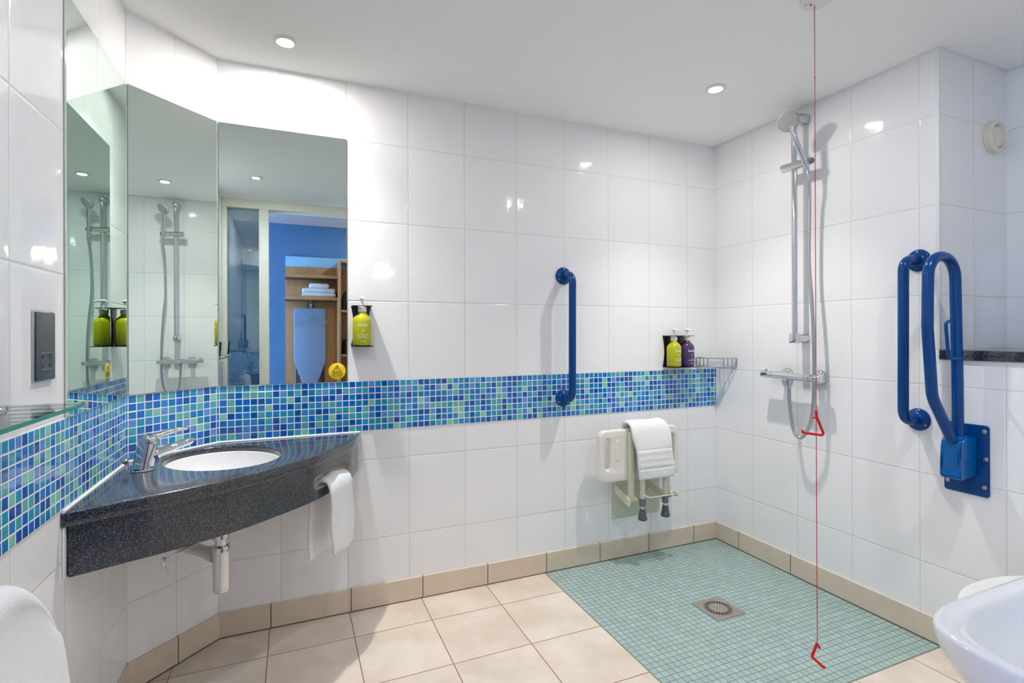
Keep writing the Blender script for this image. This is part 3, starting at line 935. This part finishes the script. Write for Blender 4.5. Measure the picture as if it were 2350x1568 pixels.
def hose():
    pts = smooth_path([HB, HB+Vector((.006, -.002, -.05)), (2.086, 1.589, 1.70), (2.088, 1.593, 1.444), (2.086, 1.578, 1.252), (2.084, 1.568, 1.063), (2.082, 1.567, .874), (2.08, 1.577, .759), (2.08, 1.603, .692), (2.08, 1.634, .664), (2.08, 1.666, .694), (2.08, 1.684, .79), (2.08, 1.688, .885)], 24)
    bm = bmesh.new()
    tube(bm, pts, [.0074+(.0007 if i % 2 else 0) for i in range(len(pts))], 12)
    return bm
obj('shower_hose', hose(), M['hose'], hs)
sm = thing('shower_mixer', 'chrome bar mixer valve on the shower wall below the riser rail', 'shower valve', (XR, 1.67, .91))
bm = bmesh.new()
lathe(bm, [(0, 0), (.0155, 0), (.0175, .003), (.0175, .060), (.0160, .061), (.0160, .063), (.0178, .064), (.0178, .232), (.0160, .233), (.0160, .236), (.0175, .237), (.0175, .296), (.015, .300), (0, .300)], (RX+.004, 1.838, .935), (0, -1, -.012), 28)
obj('valve_bar', bm, M['chrome'], sm)
for yy in (1.752, 1.586):
    bm = bmesh.new(); lathe(bm, [(0, 0), (.033, 0), (.033, .004), (.029, .014), (.020, .020), (.015, .022), (.015, .055), (0, .055)], (XR, yy, .934), (-1, 0, 0), 28); obj('wall_flange', bm, M['chrome'], sm)
bm = bmesh.new(); lathe(bm, [(0, 0), (.012, 0), (.012, .030), (.0095, .032), (.0095, .045), (0, .045)], (RX+.002, 1.688, .925), (0, 0, -1), 18); obj('outlet_union', bm, M['chrome'], sm)
bm = bmesh.new(); lathe(bm, [(0, 0), (.005, 0), (.005, .006), (0, .008)], (RX+.004, 1.815, .952), (0, 0, 1), 12); obj('stop_button', bm, M['chrome'], sm)

# corner basket
cb = thing('corner_basket', 'chrome wire corner basket at the back right shower corner', 'basket', (2.145, 2.20, .95))
def arc(z, inset=0, n=20):
    a0 = Vector((2.012+inset, D-.004, z)); a1 = Vector((XR-.004, 2.056+inset, z)); c = Vector((2.045+inset*.6, 2.103+inset*.6, z))
    out = []
    for k in range(n+1):
        t_ = k/n
        out.append(a0*(1-t_)**2+c*2*t_*(1-t_)+a1*t_**2)
    return out
A = arc(.998); B = arc(.954)
bm = bmesh.new(); tube(bm, A, .0036, 8); obj('top_rail', bm, M['chrome'], cb)
bm = bmesh.new(); tube(bm, B, .003, 8)
tube(bm, [(2.012, D-.004, .954), (XR-.004, D-.004, .954), (XR-.004, 2.056, .954)], .0025, 8)
obj('bottom_rail', bm, M['chrome'], cb)
for k in (0, 2, 4, 6, 14, 16, 18, 20):
    bm = bmesh.new(); tube(bm, [A[k], B[k]], .0028, 8); obj('upright_wire', bm, M['chrome'], cb)
for k in range(2, 19, 2):
    bm = bmesh.new(); p = B[k]; q = Vector((p.x+ (min(XR-.004-p.x, D-.004-p.y)), p.y+(min(XR-.004-p.x, D-.004-p.y)), .953))
    tube(bm, [p, q], .0016, 6)
    obj('floor_wire', bm, M['chrome'], cb)
bm = bmesh.new()
loft(bm, [[A[k]+Vector((0, 0, -.014)), A[k]+Vector((.0012, .0012, -.014)), B[k]+Vector((.0012, .0012, .003)), B[k]+Vector((0, 0, .003))] for k in range(6, 15)])
obj('front_strip', bm, M['brushed'], cb)

# ------------------------------------------------------------------ folding shower seat
ss = thing('shower_bench', 'white folding shower seat with grey feet folded against the back wall', 'shower seat', (1.57, D, .2))
MP_ = T(0, 2.118, 0) @ M_XZ
bm = bmesh.new()
t = plate([rrect(1.335, 1.806, .418, .667, .035, 8), rrect(1.366, 1.394, .478, .624, .0135), rrect(1.750, 1.778, .478, .624, .0135)], .034, .009, 3)
merge(bm, t, MP_); seat = obj('seat', bm, M['seatp'], ss)
for x0, x1 in ((1.424, 1.448), (1.690, 1.716)):
    bm = bmesh.new(); merge(bm, plate([rrect(x0, x1, .520, .620, .010)], .004, .0012), T(0, 2.1005, 0) @ M_XZ)
    obj('drain_recess', bm, M['seatp'], seat)
bm = bmesh.new(); box(bm, 1.470, 1.762, D-.005, D-.001, .200, .400, .0015); wp = obj('wall_plate', bm, M['creamplate'], ss)
for x in (1.480, 1.752):
    for z in (.212, .385):
        bm = bmesh.new(); lathe(bm, [(0, 0), (.006, 0), (.005, .003), (0, .004)], (x, D-.005, z), (0, -1, 0), 12); obj('screw_cap', bm, M['wplastic'], wp)
for x in (1.503, 1.716):
    bm = bmesh.new(); box(bm, x-.012, x+.012, 2.078, 2.100, .320, .655, .003)
    for z in (.625, .455):
        lathe(bm, [(0, 0), (.008, 0), (.008, .003), (.004, .004), (0, .004)], (x+.004, 2.078, z), (0, -1, 0), 14)
    obj('support_arm', bm, M['cream'], ss)
    bm = bmesh.new()
    prof = [(D-.004, .372), (2.10, .345), (2.075, .330), (2.075, .300), (2.10, .298), (D-.004, .335)]
    loft(bm, [[(xx, y, z) for y, z in prof] for xx in (x-.020, x-.014)])
    obj('hinge_bracket', bm, M['cream'], ss)
    bm = bmesh.new(); lathe(bm, [(0, 0), (.016, 0), (.016, .012), (.012, .016), (0, .016)], (x+.012, 2.089, .327), (1, 0, 0), 18); obj('hinge_pin', bm, M['cream'], ss)
for x in (1.556, 1.692):
    bm = bmesh.new(); tube(bm, [(x, 2.070, .325), (x, 2.070, .62)], .0125, 16); lg = obj('leg', bm, M['cream'], ss)
    bm = bmesh.new(); lathe(bm, [(0, .335), (.0150, .335), (.0155, .330), (.0150, .300), (.0140, .298), (0, .298)], (x, 2.070, -.002), n=20); obj('leg_collar', bm, M['grey'], lg)
    bm = bmesh.new(); lathe(bm, [(0, .300), (.0105, .300), (.0105, .280), (0, .280)], (x, 2.070, 0), n=20); obj('height_tube', bm, M['satin'], lg)
    bm = bmesh.new(); lathe(bm, [(0, .282), (.0140, .282), (.0145, .275), (.0195, .245), (.0215, .242), (.0215, .232), (.0195, .229), (0, .229)], (x, 2.070, 0), n=20); obj('rubber_foot', bm, M['dgrey'], lg)
bm = bmesh.new(); tube(bm, fillet([(1.552, 2.060, .352), (1.580, 2.044, .340), (1.745, 2.044, .340)], .01), .0032, 8); box(bm, 1.738, 1.752, 2.040, 2.065, .327, .350, .003); obj('leg_brace', bm, M['cream'], ss)
# towel over the seat
def sk(f): return -.006 + (.030*(f-.42)/.58 if f > .42 else 0)
towel_sheet([(1.60, 2.146, .50), (1.60, 2.146, .60), (1.60, 2.142, .668), (1.60, 2.126, .694), (1.60, 2.108, .698), (1.60, 2.082, .690), (1.60, 2.062, .655), (1.60, 2.048, .57), (1.60, 2.044, .48), (1.60, 2.046, .428)],
            (1, 0, 0), .222, 'bath_mat', 'white folded bath mat draped over the folding shower seat', .018, .0025, 9, skew=sk,
            band=[(.715, .735, -.0026), (.735, .765, .0012), (.80, .82, .0012), (.855, .885, .0012), (.885, .905, -.0026)])

# ------------------------------------------------------------------ emergency pull cord
cx, cy = 1.474, 1.104
CR = Vector((.9213, -.3888, 0))
pc = thing('emergency_pull_cord', 'red emergency pull cord hanging from a white ceiling switch', 'pull cord', (cx, cy, CEIL))
bm = bmesh.new(); lathe(bm, [(0, 0), (.047, 0), (.048, .004), (.045, .018), (.036, .024), (0, .026)], (cx+.002, cy-.008, CEIL), (0, 0, -1), 36); cp = obj('ceiling_switch', bm, M['wplastic'], pc)
bm = bmesh.new(); lathe(bm, [(0, 0), (.0032, 0), (.0028, .0025), (0, .003)], (cx-.013, cy+.003, CEIL-.0255), (0, 0, -1), 12); obj('indicator', bm, M['red'], cp)
bm = bmesh.new(); lathe(bm, [(0, 0), (.003, 0), (.003, .001), (0, .001)], (cx-.022, cy+.012, CEIL-.0245), (0, 0, -1), 12); obj('screw', bm, M['steel'], cp)
bm = bmesh.new(); tube(bm, [(cx, cy, CEIL-.024), (cx+.002, cy, .9), (cx+.004, cy, .178)], .0011, 8)
for z in (1.912, .735, .668, .29): lathe(bm, [(0, -.003), (.0024, 0), (0, .003)], (cx+.0008+(CEIL-z)*.0016, cy, z), n=10)
obj('cord', bm, M['cord'], pc)
def im(dx, dz, zt):    # offsets along the room-facing direction of the handle
    q = Vector((cx+.002, cy, 0))+CR*dx; return (q.x, q.y, zt+dz)
bm = bmesh.new()
zt = .878
tube(bm, fillet([im(.001, -.003, zt), im(.0245, -.063, zt), im(-.040, -.054, zt), im(-.043, -.045, zt)], [0, .006, .004, 0], 5), .0040, 10)
tube(bm, [im(.0005, .014, zt), im(.0005, .006, zt), im(.001, -.006, zt)], [.0036, .0042, .0042], 10)
tube(bm, [im(.001, -.005, zt), im(-.009, -.009, zt)], .0034, 10)
obj('pull_handle', bm, M['red'], pc)
bm = bmesh.new(); zt = .176
tube(bm, fillet([im(.001, .003, zt), im(-.0155, -.038, zt), im(.021, -.072, zt), im(.024, -.067, zt)], [0, .006, .004, 0], 5), .0042, 10)
tube(bm, [im(.001, .001, zt), im(.009, -.012, zt)], .0036, 10)
obj('pull_handle', bm, M['red'], pc)

# ------------------------------------------------------------------ recess: ledge, vent
bm = bmesh.new(); box(bm, XR-.010, XREC-.001, YD+.001, YREC-.002, 1.0325, 1.068, .004)
tag(obj('granite_ledge', bm, M['granite']), 'dark speckled granite ledge across the recess behind the support rail', 'ledge')
av = thing('air_vent', 'round cream air vent high on the recess wall', 'vent', (2.487, YREC, 1.81))
bm = bmesh.new(); lathe(bm, [(0, 0), (.059, 0), (.061, .004), (.058, .006), (.058, .014), (.061, .016), (.061, .022), (.055, .027), (.049, .028), (.045, .024), (.043, .014), (0, .014)], (2.487, YREC, 1.879), (0, -1, 0), 44); obj('vent_ring', bm, M['ventp'], av)
bm = bmesh.new(); lathe(bm, [(0, 0), (.0385, 0), (.0385, .008), (.034, .011), (0, .013)], (2.487, YREC-.0138, 1.879), (0, -1, 0), 40); obj('vent_disc', bm, M['ventp'], av)

# ------------------------------------------------------------------ floor drain
fd = thing('floor_drain', 'square steel floor drain in the teal shower tiles', 'drain', (1.606, 1.637, 0))
bm = bmesh.new(); merge(bm, plate([rrect(-.074, .074, -.074, .074, .003), ell(0, 0, .060, .060, 48)], .004, .0006), T(1.606, 1.637, .0012)); obj('drain_plate', bm, M['steel'], fd)
bm = bmesh.new(); slots = []
for k in range(28):
    a = 2*PI*k/28; ca, sa = math.cos(a), math.sin(a)
    slots.append([(r*ca-w*sa, r*sa+w*ca) for r, w in ((.036, -.0025), (.0545, -.0036), (.0545, .0036), (.036, .0025))])
merge(bm, plate([ell(0, 0, .0592, .0592, 64)]+slots, .003, 0), T(1.606, 1.637, .0014)); gr = obj('grate', bm, M['steel'], fd)
bm = bmesh.new(); disc_cyl(bm, (1.606, 1.637, .0001), (0, 0, 1), .0595, .0004, .0001, 40); obj('sump', bm, M['black'], fd)

# ------------------------------------------------------------------ hand basin (right foreground) and toilet
def sup(cx, cy, a, b, n, e=2.6):
    out = []
    for k in range(n):
        t_ = 2*PI*k/n; c, s = math.cos(t_), math.sin(t_)
        out.append((cx+a*math.copysign(abs(c)**(2/e), c), cy+b*math.copysign(abs(s)**(2/e), s)))
    return out
hb = thing('hand_basin', 'small white hand rinse basin in the right foreground beside the door', 'basin', (1.02, YD, .55))
BC = (1.022, .214); BA, BB = .232, .254
bm = bmesh.new()
def br(sc, z, dy=0, e=5.0): return [(x, max(y, YD+.001), z) for x, y in sup(BC[0], BC[1]+dy, BA*sc, BB*sc, 96, e)]
Zr = .722
loft(bm, [br(.30, .545, -.06, 3), br(.50, .572, -.045, 3.4), br(.66, .600, -.02, 4), br(.80, .629, -.004, 4.6), br(.872, .645, -.001), br(.932, .664), br(.978, .690), br(.995, .706), br(1.0, Zr-.005), br(.994, Zr-.0005), br(.975, Zr+.001), br(.905, Zr-.002, 0, 4.6), br(.885, Zr-.007, 0, 4.3), br(.868, Zr-.025, 0, 4), br(.80, Zr-.082, 0, 3.4), br(.55, Zr-.108, 0, 2.6), br(.2, Zr-.120, 0, 2.2), br(.08, Zr-.122, 0, 2)], True, True)
obj('basin_bowl', bm, M['white'], hb, ang=60)
bm = bmesh.new(); lathe(bm, [(0, 0), (.016, 0), (.020, .003), (0, .004)], (BC[0], BC[1], Zr-.1215)); obj('waste_ring', bm, M['chrome'], hb)

to = thing('toilet', 'white toilet against the right wall behind the hand basin', 'toilet', (2.0, .615, 0))
TC = .617
def tring(x0, hw, z, e=2.3):   # from wall to the front x0
    c = (x0+XR-.004)/2+.02; a = XR-.004-x0; out = []
    n = 48
    for k in range(n):
        t_ = 2*PI*k/n; cs, sn = math.cos(t_), math.sin(t_)
        x = x0+a*.5*(1+math.copysign(abs(cs)**(2/e), cs)); y = TC+hw*math.copysign(abs(sn)**(2/e), sn)
        out.append((x, y, z))
    return out
bm = bmesh.new()
loft(bm, [tring(1.78, .11, 0), tring(1.77, .112, .12), tring(1.68, .135, .25), tring(1.54, .168, .36), tring(1.475, .182, .42), tring(1.468, .184, .435)], True, True)
obj('pan', bm, M['white'], to)
bm = bmesh.new()
def tloop(x0, x1, hw, n=56, e=2.35):
    a = (x1-x0)/2; c = (x0+x1)/2
    return [(c+a*math.copysign(abs(math.cos(t_))**(2/e), math.cos(t_)), TC+hw*math.copysign(abs(math.sin(t_))**(2/e), math.sin(t_))) for t_ in [2*PI*k/n for k in range(n)]]
merge(bm, plate([tloop(1.462, 1.94, .189), tloop(1.53, 1.87, .115)], .024, .008, 3), T(0, 0, .4475)); obj('seat_ring', bm, M['wplastic'], to)
bm = bmesh.new(); tube(bm, [(1.945, TC-.09, .452), (1.945, TC+.09, .452)], .012, 14); obj('seat_hinge', bm, M['wplastic'], to)

# ------------------------------------------------------------------ ceiling downlights
def downlight(x, y, label, lens, zc=CEIL):
    d = thing('ceiling_downlight', label, 'downlight', (x, y, zc), 'recessed ceiling downlights')
    bm = bmesh.new(); lathe(bm, [(.0255, .0), (.043, .0), (.0435, .001), (.040, .0045), (.029, .0065), (.0255, .003)], (x, y, zc), (0, 0, -1), 36)
    obj('trim_ring', bm, M['wplastic'], d)
    bm = bmesh.new(); lathe(bm, [(0, .0005), (.0255, .0005), (.0245, .0035), (0, .0045)], (x, y, zc), (0, 0, -1), 32)
    obj('lamp_lens', bm, M[lens], d)
    return d
def spot(name, x, y, z, w, col, size=150, blend=1.0, r=.03):
    l = bpy.data.lights.new(name, 'SPOT'); l.energy = w; l.color = col; l.spot_size = math.radians(size); l.spot_blend = blend; l.shadow_soft_size = r
    o = bpy.data.objects.new(name, l); COL.objects.link(o); o.location = (x, y, z)
    return o
def disk(name, x, y, z, w, col, size=.05):
    l = bpy.data.lights.new(name, 'AREA'); l.shape = 'DISK'; l.size = size; l.energy = w; l.color = col
    o = bpy.data.objects.new(name, l); COL.objects.link(o); o.location = (x, y, z)
    return o
L1 = (-.021, 1.986); L2 = (1.638, 1.676); L3 = (-.217, .635); L4 = (1.60, .62)
downlight(*L1, 'lit white downlight in the ceiling above the mirrors and basin', 'lamp')
downlight(*L2, 'lit white downlight in the ceiling above the shower floor', 'lamp')
downlight(*L3, 'bluish downlight by the door reflected in the back wall mirror', 'lampblue')
downlight(*L4, 'downlight in the ceiling above the toilet', 'lampblue')
WARM = (1, .955, .90); COOL = (.80, .87, 1)
disk('lamp_basin', *L1, CEIL-.0075, 4.1, WARM)
spot('lamp_basin_beam', *L1, CEIL-.0085, 40, WARM, 105, 1.0, .02)
disk('lamp_shower', *L2, CEIL-.0075, 2.15, WARM)
spot('lamp_shower_beam', *L2, CEIL-.0085, 38, WARM, 96, 1.0, .02)
disk('lamp_door', *L3, CEIL-.0075, 5.0, (.80, .87, 1), .04)
disk('lamp_toilet', *L4, CEIL-.0075, 2.0, (.94, .97, 1), .035)
spot('lamp_toilet_beam', *L4, CEIL-.0085, 16, (.94, .97, 1), 100, 1.0, .02)
downlight(.84, -.50, 'added unseen downlight in the corridor ceiling outside the door', 'lamp', 2.2)
disk('hall_fill_light', .84, -.50, 2.1925, 4, (.80, .88, 1))  # unseen lamp added to brighten the corridor, kept outside the mirror view
# glowing pane added at the unseen corridor end, for blue light on the basin
bm = bmesh.new(); box(bm, -1.69, -1.686, -.95, -.22, .45, 2.0); struct('glow_pane', bm, M['pane_glow'])
bm = bmesh.new()
for a in ((-1.7, -1.67, -1.0, -.95, .40, 2.05), (-1.7, -1.67, -.22, -.17, .40, 2.05), (-1.7, -1.67, -.95, -.22, .40, .45), (-1.7, -1.67, -.95, -.22, 2.0, 2.05)): box(bm, *a)
struct('trim_6', bm, M['framep'])  # frame round the added pane

# ------------------------------------------------------------------ corridor seen in the mirror
HY = -1.05
un = thing('shelving_unit', 'wooden hall shelving unit with two shelves reflected in the mirror', 'shelf unit', (.2, HY, 0))
bm = bmesh.new(); box(bm, -.062, .402, HY+.001, HY+.02, 0, 1.79, .001); obj('back_panel', bm, M['wood'], un)
bm = bmesh.new(); box(bm, -.062, .70, HY+.001, HY+.022, 1.79, 1.888, .001); obj('top_panel', bm, M['paleblue'], un)
for z in (1.668, 1.460):
    bm = bmesh.new(); box(bm, -.062, .401, HY+.02, -.85, z, z+.030, .001); s_ = obj('shelf', bm, M['wood'], un)
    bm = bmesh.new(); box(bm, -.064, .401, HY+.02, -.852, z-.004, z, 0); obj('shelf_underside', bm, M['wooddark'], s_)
bm = bmesh.new(); box(bm, .402, .425, HY+.001, -.78, 0, 1.84, .001); obj('upright_panel', bm, M['wood'], un)
bm = bmesh.new(); box(bm, .425, .70, HY+.001, HY+.012, 0, 1.82); obj('cupboard_back', bm, M['wood'], un)
for z in (1.345, .92, 1.82, .5):
    bm = bmesh.new(); box(bm, .425, .70, HY+.012, -.80, z, z+.022, .001); obj('cupboard_shelf', bm, M['wood'], un)
bm = bmesh.new(); box(bm, .70, .722, HY+.001, -.78, 0, 1.842, .001); obj('side_panel', bm, M['wood'], un)
# towels
def folded(x0, x1, z0, z1, label):
    bm = bmesh.new(); box(bm, x0, x1, HY+.035, -.875, z0, z1, (z1-z0)*.42, 4)
    tag(obj('folded_towel', bm, M['folded'], ang=80), label, 'towel', 'folded towels on the hall shelf')
folded(.080, .385, 1.4905, 1.532, 'wide folded white towel at the bottom of the hall shelf stack')
folded(.082, .380, 1.5325, 1.574, 'wide folded white towel in the middle of the hall shelf stack')
folded(.145, .325, 1.5745, 1.622, 'small folded white towel on top of the hall shelf stack')
# ironing board
ib = thing('ironing_board', 'blue grey ironing board hung upright on the hall shelving unit', 'ironing board', (.155, -1.0, .25))
half = [(.128, 1.388), (.140, 1.378), (.144, 1.36), (.144, .90), (.138, .86), (.075, .68), (.052, .58), (.045, .46), (.040, .34), (.025, .27), (0, .255)]
lp = [(.155+x, z) for x, z in half]+[(.155-x, z) for x, z in reversed(half[:-1])]
bm = bmesh.new(); merge(bm, plate([lp], .028, .008, 3), T(0, -.985, 0) @ M_XZ)
for v in bm.verts: pass
obj('board_cover', bm, M['board'], ib)
for x in (.032, .050, .262, .280):
    bm = bmesh.new(); tube(bm, [(x, -1.012, .92), (x, -1.012, .12)], .0085, 10); obj('leg', bm, M['boardleg'], ib)
hk = thing('coat_hook', 'chrome double coat hook above the ironing board', 'hook', (.157, HY+.02, 1.41))
bm = bmesh.new(); box(bm, .140, .176, HY+.02, HY+.026, 1.385, 1.455, .002)
tube(bm, smooth_path([(.157, HY+.024, 1.445), (.157, HY+.085, 1.440), (.157, HY+.12, 1.452), (.157, HY+.128, 1.478)], 5), .006, 10)
obj('hook_body', bm, M['chrome'], hk)
for s_ in (-1, 1):
    bm = bmesh.new(); lathe(bm, [(0, 0), (.007, 0), (.013, .012), (.013, .02), (0, .026)], (.157+s_*.012, HY+.06, 1.412), (s_, .5, 0), 16); obj('knob', bm, M['black'], hk)
hg = thing('coat_hanger', 'wire coat hanger hanging in front of the ironing board', 'hanger', (.167, -.918, 1.235))
bm = bmesh.new()
tube(bm, fillet([(.165, -.918, 1.305), (-.004, -.918, 1.243), (.348, -.918, 1.243), (.165, -.918, 1.305)], [0, .006, .006, 0], 4), .0034, 8); obj('shoulder_wire', bm, M['hose'], hg)
bm = bmesh.new(); tube(bm, smooth_path([(.165, -.918, 1.303), (.165, -.918, 1.40), (.166, -.922, 1.43), (.163, -.928, 1.462), (.157, -.935, 1.470)], 4), .003, 8); obj('hanger_hook', bm, M['hose'], hg)
# iron and kettle in the cupboard
ir = thing('clothes_iron', 'dark iron standing upright on the upper hall cupboard shelf', 'iron', (.475, -.90, 1.367))
bm = bmesh.new()
R_ = []
for z, w_, dpt in ((0, .052, .045), (.05, .055, .04), (.11, .045, .036), (.16, .024, .03), (.19, .005, .02)):
    R_.append([(.478+w_*math.cos(a), -.93+dpt*.6*math.sin(a), 1.367+z) for a in [2*PI*k/20 for k in range(20)]])
loft(bm, R_); obj('iron_body', bm, M['black'], ir)
bm = bmesh.new(); tube(bm, fillet([(.478, -.905, 1.375), (.478, -.865, 1.39), (.478, -.865, 1.48), (.478, -.91, 1.50)], .02), .010, 10); obj('handle', bm, M['black'], ir)
ke = thing('kettle', 'dark kettle on the lower hall cupboard shelf at the mirror edge', 'kettle', (.495, -.92, .942))
bm = bmesh.new(); lathe(bm, [(0, 0), (.062, 0), (.064, .01), (.058, .09), (.046, .135), (.02, .148), (.008, .15), (.008, .160), (0, .162)], (.497, -.92, .942)); obj('kettle_body', bm, M['black'], ke)
bm = bmesh.new(); tube(bm, fillet([(.552, -.92, .96), (.590, -.92, .97), (.588, -.92, 1.06), (.540, -.92, 1.075)], .02), .008, 10); obj('handle', bm, M['black'], ke)

wl = thing('wall_lamp', 'warm lit wall lamp on the corridor wall beside the shelving unit', 'lamp', (.872, HY, 1.70))
bm = bmesh.new(); disc_cyl(bm, (.872, HY, 1.77), (0, 1, 0), .045, .02); tube(bm, [(.872, HY+.015, 1.77), (.872, HY+.05, 1.77)], .010, 12); obj('lamp_bracket', bm, M['chrome'], wl)
bm = bmesh.new(); lathe(bm, [(.075, 0), (.085, 0), (.070, .12), (.060, .12)], (.872, HY+.10, 1.715), n=32); obj('lamp_shade', bm, M['shade'], wl)

# ------------------------------------------------------------------ world, camera, view
w = bpy.data.worlds.new('World'); scene.world = w; w.use_nodes = True
w.node_tree.nodes['Background'].inputs[0].default_value = (.6, .7, .9, 1)
w.node_tree.nodes['Background'].inputs[1].default_value = .05

cam = bpy.data.cameras.new('Camera'); co = bpy.data.objects.new('Camera', cam); COL.objects.link(co)
yaw, roll = math.radians(22.882), math.radians(-.1744)
F = Vector((math.sin(yaw), math.cos(yaw), 0)); R = Vector((math.cos(yaw), -math.sin(yaw), 0)); U = Vector((0, 0, 1))
R2 = R*math.cos(roll)+U*math.sin(roll); U2 = U*math.cos(roll)-R*math.sin(roll)
mx = Matrix((R2, U2, -F)).transposed().to_4x4(); mx.translation = (0, 0, 1.1275)
co.matrix_world = mx
cam.sensor_width = 36; cam.lens = 1192.55/2350*36
cam.shift_y = -(784-767.86)/2350
cam.clip_start = .02; cam.clip_end = 50
scene.camera = co

vs = scene.view_settings
vs.view_transform = 'Standard'; vs.look = 'None'; vs.gamma = 1; vs.use_curve_mapping = False
vs.exposure = 0.6
cy_ = scene.cycles
cy_.max_bounces = 10; cy_.diffuse_bounces = 6; cy_.use_adaptive_sampling = True; cy_.adaptive_threshold = .055; cy_.glossy_bounces = 5; cy_.transmission_bounces = 8; cy_.transparent_max_bounces = 16
cy_.caustics_reflective = False; cy_.caustics_refractive = False
cy_.sample_clamp_indirect = 6
cy_.use_light_tree = False
cy_.use_denoising = True
